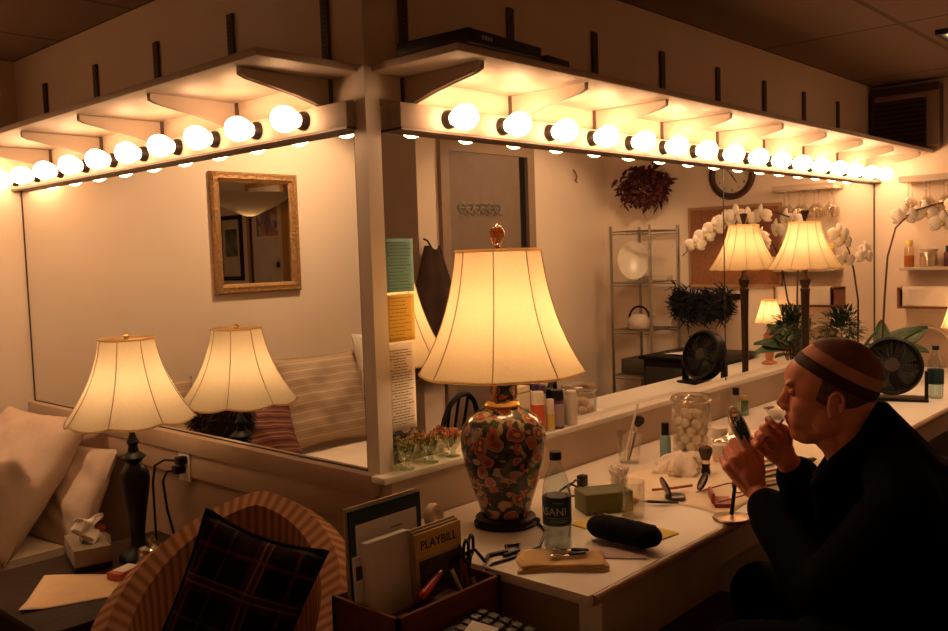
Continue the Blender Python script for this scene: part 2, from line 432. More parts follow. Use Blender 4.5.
# ------------------------------------------------------------------ table lamps
def bell(rt, rb, h, n=9, flare=2.0):
    """Bell shade outline from bottom (z=0) to top (z=h)."""
    return [(rt+(rb-rt)*((1-i/(n-1))**flare*.62+(1-i/(n-1))*.38), h*i/(n-1)) for i in range(n)]
def shade_part(t, z0, prof, panels, scal, bulb_r=.03, bz=None, n=64, mat=None):
    """Panelled bell shade with piped seams, bound rims and a glowing bulb inside."""
    mat = mat or M['shade']
    def sc_(j, a, r, z):
        ph = (a*panels/(2*PI)) % 1.0
        s = math.sin(PI*ph)
        rr = r*(1 - .03*s*(1 if j < len(prof)-1 else .3))
        zz = z - (scal*s if j == 0 else (scal*.4*s if j == 1 else 0))
        return rr, zz
    sh = B().lathe(prof, n=n, scallop=sc_).obj('lamp_shade', mat, t, loc=(0, 0, z0))
    b = B()
    for k in range(panels):
        a = 2*PI*k/panels
        b.tube([((r+.0012)*math.cos(a), (r+.0012)*math.sin(a), z) for r, z in prof], .0013, 6)
    b.obj('seam_piping', M['shaderib'], sh)
    for j, nm, rr in ((0, 'lower_trim', .0032), (len(prof)-1, 'upper_trim', .0038)):
        r, z = prof[j]; b = B(); pts = []
        for q in range(n):
            r2, z2 = sc_(j, 2*PI*q/n, r, z); pts.append((r2*math.cos(2*PI*q/n), r2*math.sin(2*PI*q/n), z2))
        b.tube(pts, rr, 6, closed=True); b.obj(nm, M['shade'], sh)
    h = prof[-1][1]
    b = B().lathe([(0, -.05), (.012, -.05), (.014, -.02), (bulb_r, .012), (bulb_r*.9, .03), (0, .042)], n=16); b.obj('bulb', M['lampbulb'], t, loc=(0, 0, bz if bz else z0+h*.52))
    # spider ring holding the shade at the top
    b = B(); rt = prof[-1][0]
    for k in range(3):
        a = 2*PI*k/3; b.tube([(0, 0, 0), (rt*.97*math.cos(a), rt*.97*math.sin(a), 0)], .0015, 5)
    b.obj('shade_spider', M['brass'], t, loc=(0, 0, z0+h-.004))
    return sh

def vasemat():
    m, nt, out = newmat('famille_rose_porcelain')
    b = nd(nt, 'ShaderNodeBsdfPrincipled', Roughness=.18); b.inputs['Coat Weight'].default_value = .4
    tc = nd(nt, 'ShaderNodeTexCoord')
    nz = nd(nt, 'ShaderNodeTexNoise', Scale=22.0, Detail=2.0); nt.links.new(tc.outputs['Object'], nz.inputs['Vector'])
    mixv = nd(nt, 'ShaderNodeMix', data_type='VECTOR'); mixv.inputs[0].default_value = .035
    nt.links.new(tc.outputs['Object'], mixv.inputs[4]); nt.links.new(nz.outputs['Color'], mixv.inputs[5])
    # blossoms: large cells, petals ringed around each cell centre
    v = nd(nt, 'ShaderNodeTexVoronoi', Scale=28.0); nt.links.new(mixv.outputs[1], v.inputs['Vector'])
    petals = ramp(nt, v.outputs['Distance'], [(0, (.62, .40, .14)), (.14, (.55, .34, .12)), (.17, (.30, .05, .045)), (.34, (.42, .14, .11)), (.50, (.48, .27, .20)), (.56, (.05, .045, .03)), (.62, (.03, .028, .02))], True)
    cellpick = nd(nt, 'ShaderNodeSeparateColor'); nt.links.new(v.outputs['Color'], cellpick.inputs[0])
    gt = nd(nt, 'ShaderNodeMath', operation='GREATER_THAN'); gt.inputs[1].default_value = .52
    nt.links.new(cellpick.outputs[0], gt.inputs[0])
    v2 = nd(nt, 'ShaderNodeTexVoronoi', Scale=62.0); nt.links.new(mixv.outputs[1], v2.inputs['Vector'])
    sep2 = nd(nt, 'ShaderNodeSeparateColor'); nt.links.new(v2.outputs['Color'], sep2.inputs[0])
    small = ramp(nt, sep2.outputs[0], [(0, (.03, .028, .022)), (.26, (.50, .37, .22)), (.40, (.04, .09, .04)), (.56, (.035, .03, .022)), (.68, (.48, .10, .08)), (.80, (.42, .29, .12)), (.90, (.04, .06, .14))], True)
    mx = nd(nt, 'ShaderNodeMix', data_type='RGBA'); nt.links.new(gt.outputs[0], mx.inputs[0])
    nt.links.new(small, mx.inputs[6]); nt.links.new(petals, mx.inputs[7])
    nt.links.new(mx.outputs[2], b.inputs['Base Color']); nt.links.new(b.outputs[0], out.inputs[0]); return m
M['vase'] = vasemat()
t = thing('table_lamp', 'large porcelain floral lamp with glowing cream bell shade and amber finial', 'lamp', (.213, -.257, TZ))
t.scale = (1.04, 1.04, 1.0)
b = B(); b.lathe([(0, 0), (.080, 0), (.083, .006), (.076, .012), (.078, .020), (.070, .026), (0, .026)], n=40)
for k in range(5):
    a = 2*PI*k/5+.3; b.ell((.078*math.cos(a), .078*math.sin(a), .008), (.012, .012, .008))
b.obj('base', M['darkwood'], t)
B().lathe([(0, .026), (.060, .026), (.064, .032), (.070, .06), (.086, .11), (.102, .165), (.109, .205), (.110, .235), (.104, .265), (.088, .290), (.066, .305), (.050, .312), (.040, .318), (0, .318)], n=56).obj('vase', M['vase'], t)
b = B(); b.lathe([(0, .316), (.043, .316), (.046, .322), (.042, .33), (.034, .334), (.0, .334)], n=32); b.lathe([(.041, .385), (.045, .390), (.041, .398), (.020, .402), (.012, .41), (.008, .43), (.008, .46), (0, .46)], n=24)
for sx in (-1, 1): b.tube([(sx*.036, -.012, .33), (sx*.043, -.012, .352), (sx*.040, -.012, .375), (sx*.034, -.012, .392)], .004, 8)
b.obj('brass_collar', M['brass'], t)
B().lathe([(.034, .332), (.030, .35), (.033, .37), (.040, .388), (0, .388)], n=28).obj('neck', M['vase'], t)
sh_ = shade_part(t, .408, bell(.108, .213, .324, flare=2.5), 8, .0, bulb_r=.030, bz=.56)
sh_.rotation_euler = (0, 0, math.radians(-10))
B().lathe([(0, -.05), (.012, -.05), (.014, -.02), (.028, .012), (.026, .03), (0, .042)], n=16).obj('bulb', M['lampbulb'], t, loc=(.045, -.02, .475))  # second bulb, added to brighten the lower half of the shade
B().lathe([(0, .735), (.008, .737), (.005, .745), (.012, .750), (.020, .768), (.020, .780), (.012, .794), (.004, .798), (0, .802)], n=20).obj('finial', M['amberglass'], t)
b = B(); b.tube([(.07, -.03, .006), (.0, -.13, .004), (-.10, -.19, .004), (-.20, -.19, .0035), (-.258, -.18, .004), (-.274, -.176, -.006), (-.28, -.17, -.08), (-.285, -.15, -.25)], .0035, 8); b.obj('cord', M['black'], t)

M['shade_b'] = shademat('lampshade_cream', (.92, .79, .59), .74)
t = thing('table_lamp', 'black baluster lamp with scalloped glowing cream shade on the side table', 'lamp', (-.21, .975, .52))
B().lathe([(0, 0), (.062, 0), (.064, .010), (.058, .018), (.050, .026), (.034, .034), (.026, .045), (.022, .062), (.024, .10), (.032, .16), (.043, .225), (.047, .262), (.045, .285), (.034, .305), (.022, .318), (.030, .330), (.040, .338), (.030, .348), (.018, .356), (.014, .375), (.020, .388), (.014, .400), (.008, .42), (0, .42)], n=36).obj('base', M['black'], t)
shade_part(t, .468, bell(.088, .206, .257, flare=2.3), 8, .012, bulb_r=.030, bz=.55, mat=M['shade_b'])
B().lathe([(0, .722), (.008, .724), (.010, .734), (0, .742)], n=12).obj('finial', M['brass'], t)
t = thing('table_lamp', 'slim dark candlestick lamp with small pleated bell shade behind the person', 'lamp', (2.50, -.155, TZ))
B().lathe([(0, 0), (.068, 0), (.070, .012), (.055, .022), (.030, .034), (.018, .05), (.020, .07), (.015, .09), (.0165, .36), (.020, .50), (.023, .515), (.016, .525), (.024, .545), (.027, .56), (.018, .572), (.012, .585), (.012, .63), (0, .63)], n=28).obj('pole', pm('lamp_bronze', (.055, .028, .018), .4, metal=.4), t)
shade_part(t, .615, bell(.070, .162, .208, flare=2.1), 12, .004, bulb_r=.022, bz=.71)
B().lathe([(0, .818), (.008, .820), (.007, .832), (.018, .868), (.020, .878), (0, .882)], n=8).obj('finial', M['darkwood'], t)

# ------------------------------------------------------------------ ledge under the big mirror
M['potp'] = pm('dried_petals', (.42, .24, .12), .9, var=.5, scale=60)
M['potp2'] = pm('green_dried_leaves', (.34, .30, .14), .9, var=.5, scale=60)
M['potp3'] = pm('red_dried_petals', (.45, .17, .10), .9, var=.5, scale=60)
def dish(x, y, r, label, pm_):
    t = thing('glass_dish', label, 'dish', (x, y, GZ))
    B().lathe([(0, .001), (.021, .001), (.022, .004), (.008, .009), (.007, .020), (.014, .026), (r*.72, .040), (r*.95, .056), (r, .070), (r*.94, .070), (r*.88, .056), (r*.6, .043), (.0, .034)], n=28).obj('bowl', M['greenglass'], t)
    b = B()
    for i in range(60):
        a = random.uniform(0, 2*PI); q = r*.84*math.sqrt(random.random()); z = .058+.026*(1-(q/r)**2)*random.uniform(.7, 1.2)
        E_ = Euler((random.uniform(0, 3), random.uniform(0, 3), random.uniform(0, 3))).to_matrix().to_4x4()
        b.ell((q*math.cos(a), q*math.sin(a), z-.004), (random.uniform(.005, .010), random.uniform(.003, .006), .0025), E_, 6, 4)
    f = b.obj('potpourri', pm_, t); f['kind'] = 'stuff'
dish(.070, -.030, .031, 'stemmed glass dish of greenish potpourri beside the corner post', M['potp2'])
dish(.162, -.030, .032, 'stemmed glass dish of brown potpourri, middle of the three on the ledge', M['potp'])
dish(.252, -.030, .032, 'stemmed glass dish of reddish potpourri next to the floral lamp', M['potp3'])
def rbottle(name, label, cat, x, y, r, h, body, cap, caph=.02, capr=None, label_mat=None, z=GZ, sq=(1, 1), lab=(.15, .85)):
    t = thing(name, label, cat, (x, y, z))
    capr = capr or r*.6; hb = h-caph
    B().lathe([(0, 0), (r*.9, 0), (r, .004), (r, hb*.86), (r*.92, hb*.93), (capr*.95, hb), (0, hb)], n=28, sq=sq).obj('body', body, t)
    B().lathe([(0, hb), (capr, hb), (capr, h-.002), (capr*.92, h), (0, h)], n=28, sq=sq).obj('cap', cap, t)
    if label_mat: B().lathe([(r+.0004, hb*lab[0]), (r+.0009, hb*lab[0]+.001), (r+.0009, hb*lab[1]*.98), (r+.0004, hb*lab[1]*.985)], n=28, sq=sq).obj('paper_label', label_mat, t)
    return t
P_ = lambda n, c, r=.4: pm(n, c, r, var=.05)
wht = P_('white_plastic', (.80, .74, .66)); org = P_('orange_label', (.72, .14, .04)); purp = P_('purple_plastic', (.13, .055, .16)); ylw = P_('yellow_label', (.75, .55, .10))
t = thing('carton', 'tall cream carton with green mark on the ledge behind the lamp', 'carton', (.555, -.031, GZ), .05)
b = B(); b.rbox((-.033, -.020, 0), (.033, .020, .165), .002); b.obj('box', P_('cream_card', (.80, .70, .52)), t)
B().box((-.006, -.0206, .055), (.024, -.0201, .095)).obj('printed_mark', P_('green_ink', (.30, .42, .16)), t, flat=True)
B().box((-.033, -.0206, .145), (.033, -.0201, .150)).obj('printed_line', P_('green_ink2', (.45, .30, .10)), t, flat=True)
rbottle('pill_bottle', 'white plastic bottle with orange red label on the ledge', 'bottle', .648, -.030, .0235, .136, wht, wht, .030, .021, org, lab=(.12, .92))
rbottle('small_bottle', 'small white bottle with yellow label beside the orange one', 'bottle', .706, -.037, .0135, .104, wht, wht, .028, .0125, ylw, lab=(.1, .75))
rbottle('jar_bottle', 'purple bottle with pale label and black lid on the ledge', 'bottle', .754, -.029, .0215, .128, purp, M['black'], .034, .0215, P_('lilac_label', (.42, .33, .40)), lab=(.1, .9))
rbottle('lotion_bottle', 'plain white bottle, last in the row on the ledge', 'bottle', .830, -.030, .0215, .115, wht, wht, .012, .018)
rbottle('tall_bottle', 'slim bottle with dark purple cap between orange and yellow bottles', 'bottle', .690, -.0185, .0115, .150, wht, P_('violet_cap', (.10, .05, .16)), .026, .012)

# notes taped to the mirror edge
def note(label, x0, x1, z0, z1, col, lines, seed, dark=(.10, .07, .05), extra=None):
    rnd = random.Random(seed)
    t = thing('paper_note', label, 'note', (x0, -.0072, z0))
    w, h = x1-x0, z1-z0
    def f(u, v): return (u*w, -.0008-.003*math.sin(PI*u)*(.4+.6*v), v*h)
    B().grid(f, 8, 10).obj('sheet', P_('note_'+str(seed), col, .8), t, solid=.0004)
    b = B()
    for i in range(lines):
        z = h*(.93-.86*i/max(1, lines-1)); x = .006+rnd.choice([0, 0, .004, .012])
        end = w-.006-rnd.uniform(0, .35)*w
        while x < end:
            ww = min(rnd.uniform(.004, .013), end-x)
            u0 = (x+ww/2)/w; y = -.0008-.003*math.sin(PI*u0)*(.4+.6*z/h)-.0006
            b.box((x, y, z-.0011), (x+ww, y+.0003, z+.0011)); x += ww+.0022
    b.obj('written_lines', P_('ink_'+str(seed), dark, .8), t, flat=True)
    return t
note('teal paper note, topmost of three taped to the mirror', .039, .143, 1.385, 1.530, (.20, .42, .42), 15, 1, (.08, .20, .22))
note('yellow paper note, middle of three taped to the mirror', .037, .140, 1.250, 1.378, (.80, .55, .10), 12, 2, (.36, .22, .06))
note('white typed sheet, lowest of three taped to the mirror', .036, .134, 1.006, 1.243, (.82, .74, .64), 27, 3)
# ------------------------------------------------------------------ things on the counter
def water_bottle(label, loc, s=1.0, rz=0.0, txt=True):
    t = thing('water_bottle', label, 'bottle', loc, rz)
    R_ = .0345*s
    B().lathe([(0, .004), (.018*s, .001), (.029*s, 0), (R_*.97, .008*s), (R_, .02*s), (R_*.95, .028*s), (R_, .036*s), (R_*.95, .046*s), (R_, .055*s), (R_, .125*s), (R_*.98, .15*s), (R_*.85, .172*s), (R_*.58, .195*s), (.0135*s, .212*s), (.0125*s, .222*s), (.0125*s, .226*s)], n=32).obj('body', M['blueplastic'], t)
    B().lathe([(0, .006), (R_*.9, .006), (R_*.93, .03*s), (R_*.93, .135*s), (0, .135*s)], n=24).obj('water', thinglass('bottled_water', (.80, .86, .86), .05), t)
    B().lathe([(0, .222*s), (.0145*s, .222*s), (.0148*s, .224*s), (.0148*s, .240*s), (.013*s, .242*s), (0, .242*s)], n=24).obj('cap', P_('cap_navy', (.02, .03, .05)), t)
    la = B().lathe([(R_+.0004, .066*s), (R_+.001, .067*s), (R_+.001, .132*s), (R_+.0004, .133*s)], n=32).obj('paper_label', P_('label_teal', (.025, .065, .085)), t)
    if txt:
        text_mesh('DASANI', .0265*s, P_('label_white', (.62, .66, .66)), la, Matrix.Translation((0, 0, .101*s)) @ Matrix.Rotation(math.radians(-90), 4, 'Z'), bend=R_+.0012, spacing=1.02)
        for q, (z, a0, a1) in enumerate(((.085, -1.7, .0), (.080, -1.4, -.3), (.076, -1.6, -.1), (.122, -1.2, -.5))):
            B().grid(lambda u, v: ((R_+.0014)*math.sin(a0+(a1-a0)*u), -(R_+.0014)*math.cos(a0+(a1-a0)*u), (z+.0016*v)*s), 12, 2).obj('printed_line', P_('label_pale', (.30, .40, .42)) if 'label_pale' not in bpy.data.materials else bpy.data.materials['label_pale'], la)
    return t
water_bottle('clear plastic water bottle with dark teal label beside the floral lamp', (.126, -.497, TZ), 1.0)
water_bottle('clear plastic water bottle with dark label right of the desk fan', (2.83, -.622, TZ), 1.0, txt=False)

# folded chamois cloth with tweezers and clippers
cl = B()
def clothf(z0, seed, sx, sy):
    r_ = random.Random(seed); p = [r_.uniform(0, 6) for _ in range(4)]
    def f(u, v):
        x = (u-.5)*sx; y = (v-.5)*sy
        return (x+.004*math.sin(9*v+p[0]), y+.005*math.sin(7*u+p[1]), z0+.002*math.sin(11*u+p[2])*math.sin(8*v+p[3])+.002)
    return f
for i in range(3): cl.grid(clothf(.002+.0042*i, i, .205-.008*i, .125-.006*i), 16, 12)
cloth = cl.obj('folded_cloth', P_('chamois', (.72, .50, .27), .9), None, loc=(.054, -.562, TZ), rz=math.radians(-48), solid=.0035)
tag(cloth, 'folded tan chamois cloth at the front corner of the counter', 'cloth')
for i, (x, y, a, lab) in enumerate(((.060, -.575, 15, 'metal nail clipper with black handle, nearer one on the tan cloth'), (.090, -.560, -8, 'metal nail clipper with black handle, farther one on the tan cloth'))):
    t = thing('nail_clipper', lab, 'clipper', (x, y, TZ+.018), math.radians(-50+a))
    b = B(); b.rbox((-.035, -.006, 0), (.004, .006, .004), .0015); b.ell((-.034, 0, .004), (.010, .008, .004)); b.obj('jaws', M['chrome'], t)
    b = B(); b.rbox((.002, -.0065, .001), (.038, .0065, .007), .003); b.ell((.036, 0, .004), (.009, .0075, .0035)); b.obj('handle', M['black'], t)

# green box, yellow pads, black pouch, lilac sheets
t = thing('tissue_box', 'low olive green box behind the yellow pad', 'box', (.470, -.398, TZ), math.radians(-33))
b = B(); b.rbox((-.070, -.045, 0), (.070, .045, .058), .003); b.obj('box', pm('olive_card', (.17, .17, .075), .6), t)
B().box((-.062, -.038, .0578), (.062, .038, .0586)).obj('top_flap', pm('olive_card_dark', (.13, .13, .06), .6), t, flat=True)
t = B()
t.rbox((-.125, -.068, 0), (.125, .068, .004), .001)
pad = t.obj('notepad', P_('yellow_pad', (.80, .62, .16), .8), None, loc=(.350, -.540, TZ), rz=math.radians(-98)); tag(pad, 'yellow notepad lying under the black pouch', 'notepad')
t = thing('zip_pouch', 'black padded zip pouch lying on the yellow notepad', 'pouch', (.248, -.607, TZ+.0045), math.radians(-91))
def pouch(u, v):
    a = 2*PI*v; x = (u-.5)*.205; e = max(0.02, 1-abs(2*u-1)**5)**.5
    return (x, .042*math.cos(a)*e, .030+.0295*math.sin(a)*e+.001*math.sin(30*u))
B().grid(pouch, 26, 17).obj('body', M['blackmatte'], t)
B().tube([(-.090, .004, .0585), (0, .004, .0605), (.090, .004, .0585)], .0016, 6).obj('zip', M['dark'], t)
t = B(); t.rbox((-.065, -.038, 0), (.065, .038, .004), .001)
o = t.obj('paper_sheets', P_('lilac_paper', (.62, .48, .52), .8), None, loc=(.185, -.632, TZ), rz=math.radians(-56)); tag(o, 'lilac folded paper under the front of the black pouch', 'paper')
# work cloth spread over the counter in front of the person
b = B(); b.grid(lambda u, v: (.60+1.15*u+.03*math.sin(5*v), -.70+.45*v+.012*math.sin(9*u), TZ+.0012+.0008*math.sin(18*u)*math.sin(15*v)), 40, 20)
o = b.obj('work_towel', P_('pale_towel', (.90, .78, .62), .9), solid=.0012); tag(o, 'pale towel spread on the counter before the person', 'towel')
TW = TZ+.003
# cotton swabs in a glass
def tumbler(name, label, loc, r, h, mat='glass', base=.006):
    t = thing(name, label, 'glass', loc)
    B().lathe([(0, 0), (r*.9, 0), (r*.93, .003), (r, h), (r*.95, h), (r*.86, base), (0, base)], n=32).obj('glass', M[mat], t); return t
tumbler('glass_cup', 'small glass holding a bunch of cotton swabs', (.589, -.372, TZ), .027, .062)
for i in range(26):
    a = i*2.4; q = .0045*math.sqrt(i+.3)*.85
    ox, oy = q*math.cos(a), q*math.sin(a)
    b = B(); p0 = Vector((.589+ox*.6, -.372+oy*.6, TZ+.008)); p1 = Vector((.589+ox*1.5, -.372+oy*1.5, TZ+.088+.006*math.sin(i*1.7)))
    d = (p1-p0)
    b.tube([p0, p1], .0011, 5); b.mi = 1; b.capsule(p1-d*.12, p1, .0036, .0040, 7)
    o = b.obj('cotton_swab', [wht, P_('cotton_tip', (.92, .84, .78), .95) if i == 0 else bpy.data.materials['cotton_tip']])
    tag(o, 'cotton swab standing in the bunch in the small glass', 'cotton swab', 'cotton swabs in the small glass')
t = tumbler('glass_tumbler', 'clear straight tumbler in front of the cotton swabs', (.458, -.500, TZ), .034, .098)
# brush lying by the tumbler
def brush(label, a, b_, rh=.0035, hair=.03, col=(.35, .12, .09), hairc=(.30, .12, .10), fer=True, hr=.008, group=None):
    a = Vector(a); b_ = Vector(b_); d = (b_-a).normalized(); L_ = (b_-a).length
    t = thing('makeup_brush', label, 'brush', a, group=group)
    B().tube([(0,0,0), d*L_*.5, d*(L_-hair-.02)], [rh*.6, rh*1.15, rh], 8).obj('handle', P_('brush_handle_%d' % len(bpy.data.materials), col, .3), t)
    B().tube([d*(L_-hair-.022), d*(L_-hair)], [rh*1.1, rh*1.4], 8).obj('ferrule', M['chrome'], t)
    B().tube([d*(L_-hair-.001), d*(L_-hair*.55), d*(L_-hair*.15), d*L_], [rh*1.35, hr, hr*.85, .001], 10).obj('bristles', P_('bristle_%d' % len(bpy.data.materials), hairc, .95), t)
    return t
brush('dark handled brush with reddish bristles lying beside the tumbler', (.625, -.545, TW+.005), (.545, -.425, TW+.009), .004, .035, (.03, .02, .02), (.42, .16, .12), hr=.010)
# tall clear cup with brushes and straw
t = thing('brush_cup', 'tall clear plastic cup with straw and brushes by the backsplash', 'cup', (.985, -.155, TZ))
B().lathe([(0, 0), (.034, 0), (.043, .105), (.041, .105), (.032, .003), (0, .003)], n=28).obj('cup', M['glass'], t)
B().tube([(-.02, .012, .006), (.03, -.02, .20)], .004, 8).obj('straw', wht, t)
brush('powder brush with dark bristles leaning in the clear cup', (.975, -.160, TZ+.008), (1.035, -.170, TZ+.155), .004, .04, (.04, .03, .03), (.05, .03, .03), hr=.020)
brush('pale handled brush leaning left in the clear cup', (.99, -.145, TZ+.008), (.955, -.195, TZ+.135), .004, .02, (.62, .48, .36), (.60, .5, .4), hr=.006)
rbottle('pump_bottle', 'teal bottle with black pump beside the cotton jar', 'bottle', 1.105, -.225, .0190, .124, P_('teal_plastic', (.26, .48, .46)), M['black'], .042, .013, z=TZ)
# cotton ball jar
t = thing('glass_jar', 'large lidded glass jar full of cotton balls', 'jar', (1.247, -.248, TZ))
B().lathe([(0, 0), (.062, 0), (.068, .006), (.069, .15), (.064, .168), (.062, .176), (.060, .176), (.062, .166), (.066, .15), (.065, .008), (0, .006)], n=40).obj('jar', M['glass'], t)
b = B(); b.lathe([(0, .180), (.058, .178), (.066, .180), (.070, .186), (.070, .196), (.064, .204), (.03, .210), (0, .212)], n=40); b.tube([(.071*math.cos(2*PI*k/40), .071*math.sin(2*PI*k/40), .188) for k in range(40)], .003, 6, closed=True); b.obj('lid', thinglass('lid_glass', (.88, .84, .78), .45), t)
ctn = P_('cotton_white', (.90, .80, .70), .95)
cb0 = B().ell((0, 0, 0), (.0185, .0185, .017), None, 12, 8).obj('cotton_ball', ctn)
kk = 0
for lay in range(5):
    for i in range(8 if lay < 4 else 5):
        ring = i > 0
        a = i*2*PI/7+lay*.45; q = .043 if ring else .0
        if lay == 4: q = .026 if ring else 0; a = i*2*PI/4
        o = cb0 if kk == 0 else cb0.copy()
        if kk: COL.objects.link(o)
        kk += 1
        o.location = (1.247+q*math.cos(a), -.248+q*math.sin(a), TZ+.0245+lay*.0275+random.uniform(-.002, .002)); o.rotation_euler = (random.random()*3, random.random()*3, random.random()*3)
        tag(o, 'white cotton ball heaped in the large glass jar', 'cotton ball', 'cotton balls in the large jar')
# crumpled tissue pile
def crumple(name, label, loc, rx, ry, rz_, seed, mat):
    r_ = random.Random(seed); ph = [r_.uniform(0, 6.28) for _ in range(8)]
    def f(u, v):
        a = 2*PI*u; t_ = v*PI*.5; q = math.cos(t_)
        k = 1+.16*math.sin(3*a+ph[0]+4*v)+.11*math.sin(7*a+ph[1]-5*v)+.08*math.sin(13*a+ph[2]+9*v)
        return (rx*q*k*math.cos(a), ry*q*k*math.sin(a), rz_*math.sin(t_)*(1+.25*math.sin(5*a+ph[3])*q))
    o = B().grid(f, 36, 12, closeu=True).obj(name, mat, None, loc=loc, angle=25); return tag(o, label, 'tissue')
crumple('crumpled_tissue', 'heap of crumpled white tissue in front of the cotton jar', (.985, -.355, TW), .105, .070, .055, 3, ctn)
crumple('crumpled_tissue', 'small crumpled tissue between teal bottle and tissue heap', (1.06, -.275, TZ), .045, .035, .03, 5, ctn)
# compact with open lid
t = thing('powder_compact', 'open round dark compact lying on the towel', 'compact', (.672, -.508, TW), math.radians(-40))
b = B(); b.lathe([(0, 0), (.028, 0), (.030, .003), (.030, .009), (.026, .011), (0, .011)], n=28); b.obj('base', P_('compact_brown', (.06, .04, .04), .3), t)
b = B(); b.lathe([(0, 0), (.028, 0), (.030, .003), (.030, .006), (0, .008)], n=28, M4=Matrix.Translation((-.032, 0, .036)) @ Matrix.Rotation(math.radians(68), 4, 'Y')); b.obj('lid', P_('compact_lid', (.05, .035, .035), .3), t)
# powder brush standing on its handle end beside the hand
t = thing('kabuki_brush', 'short fat powder brush standing bristles up near the hand', 'brush', (.985, -.440, TW))
B().lathe([(0, 0), (.013, 0), (.015, .004), (.012, .02), (.014, .032), (0, .034)], n=20).obj('handle', M['black'], t)
B().lathe([(.013, .032), (.0135, .044), (.0, .044)], n=20).obj('ferrule', M['chrome'], t)
B().lathe([(.013, .043), (.018, .058), (.022, .072), (.021, .082), (.012, .088), (0, .090)], n=20).obj('bristles', P_('brush_hair', (.10, .06, .05), .95), t)
# little long-handled mirror, red case, spectacles
t = thing('lash_mirror', 'small round mirror with long red handle on the towel', 'hand mirror', (.790, -.532, TW+.002), math.radians(132))
B().tube([(.03, 0, .016), (.09, .0, .009), (.15, .0, .006)], .004, 8).obj('handle', P_('red_handle', (.36, .10, .06), .35), t)
Mt = Matrix.Translation((0, 0, .026)) @ Matrix.Rotation(math.radians(62), 4, 'Y')
b = B(); b.tube([Mt @ Vector((.026*math.cos(2*PI*k/28), .026*math.sin(2*PI*k/28), 0)) for k in range(28)], .0035, 8, closed=True); b.obj('rim', M['black'], t)
B().lathe([(0, .001), (.025, .001), (.025, -.001), (0, -.001)], n=28, M4=Mt).obj('glass', M['mirror'], t)
t = thing('makeup_case', 'small open red palette case behind the mirror stand', 'case', (.700, -.640, TW), math.radians(35))
b = B(); b.rbox((-.040, -.026, 0), (.040, .026, .012), .003); b.rbox((-.040, .024, .010), (.040, .034, .040), .003); b.obj('shell', P_('red_case', (.42, .07, .05), .4), t)
b = B()
for i in range(3): b.lathe([(0, .0121), (.010, .0121), (.010, .0131), (0, .0131)], (-.025+i*.025, 0, 0), n=16)
b.obj('pans', P_('powder_pans', (.55, .32, .24), .8), t)
t = thing('spectacles', 'reddish framed spectacles lying open behind the hand', 'spectacles', (.80, -.655, TW+.006), math.radians(60))
b = B()
for sx in (-.030, .030): b.tube([(sx+.024*math.cos(2*PI*k/24), 0, .016+.017*math.sin(2*PI*k/24)) for k in range(24)], .0022, 6, closed=True)
b.tube([(-.007, 0, .020), (0, -.002, .024), (.007, 0, .020)], .002, 6)
for sx in (-1, 1): b.tube([(sx*.054, 0, .022), (sx*.058, .02, .020), (sx*.058, .12, .006)], .002, 6)
b.obj('frame', P_('specs_red', (.30, .07, .05), .3), t)
b = B()
for sx in (-.030, .030): b.lathe([(0, 0), (.022, 0)], n=24, M4=Matrix.Translation((sx, 0, .016)) @ Matrix.Rotation(PI/2, 4, 'X') @ Matrix.Diagonal((1, .75, 1, 1)))
b.obj('lens', M['glass'], t)
# pencils and brushes laid out in rows by the person's far hand
spec = [((.93, -.585), (1.10, -.640), (.05, .03, .03), 'black pencil'), ((.90, -.610), (1.06, -.680), (.55, .40, .25), 'tan pencil'), ((.99, -.560), (1.15, -.612), (.35, .10, .06), 'red brown pencil'),
        ((1.06, -.53), (1.22, -.575), (.05, .04, .04), 'dark pencil with silver end'), ((.875, -.640), (1.02, -.705), (.10, .06, .05), 'brown pencil nearest the counter edge'), ((1.14, -.505), (1.28, -.55), (.60, .46, .32), 'pale wooden pencil farthest in the row'), ((1.20, -.60), (1.33, -.66), (.06, .05, .05), 'thick black crayon')]
for (a, b_, c_, nm) in spec:
    A = Vector((a[0], a[1], TW+.005)); Bv = Vector((b_[0], b_[1], TW+.005)); d = Bv-A; rr = .0045 if 'thick' not in nm else .008
    if 'thick' in nm: A.z = Bv.z = TW+.0085
    t = thing('makeup_pencil', nm+' lying in the row beside the person\'s hands', 'pencil', A)
    B().tube([(0,0,0), d*.9], rr, 8).obj('barrel', P_('pencil_%d' % len(bpy.data.materials), c_, .35), t)
    B().tube([d*.9, d], [rr, .001], 8).obj('tip', M['darkwood'], t)
# foil tray, small bowl, jars behind the hands
t = thing('foil_tray', 'shiny crumpled foil tray behind the held mirror', 'tray', (1.455, -.300, TZ), .1)
B().grid(lambda u, v: ((u-.5)*.17, (v-.5)*.10, .002+.016*max(abs(2*u-1), abs(2*v-1))**4+.003*math.sin(17*u+3*v)*math.sin(13*v)), 22, 14).obj('tray', M['chrome'], t, solid=.0008, angle=20)
for (nm, x, y, r, h, mt, lab) in (('cream_jar', 1.52, -.215, .030, .038, wht, 'round white cream jar left of the small bowl'), ('cream_jar', 1.17, -.395, .024, .055, P_('ivory_plastic', (.80, .66, .50)), 'ivory jar just behind the powder brush')):
    t = thing(nm, lab, 'jar', (x, y, TZ if y > -.3 else TW))
    B().lathe([(0, 0), (r*.95, 0), (r, .003), (r, h*.6), (0, h*.6)], n=24).obj('pot', mt, t); B().lathe([(0, h*.6), (r*1.04, h*.6), (r*1.04, h*.95), (r, h), (0, h)], n=24).obj('lid', wht, t)
t = thing('small_bowl', 'small metal bowl close to the person\'s nose on the counter', 'bowl', (1.99, -.235, TZ))
B().lathe([(0, 0), (.022, 0), (.030, .012), (.044, .030), (.052, .042), (.050, .042), (.040, .028), (.026, .012), (0, .006)], n=28).obj('bowl', M['chrome'], t)
b = B()
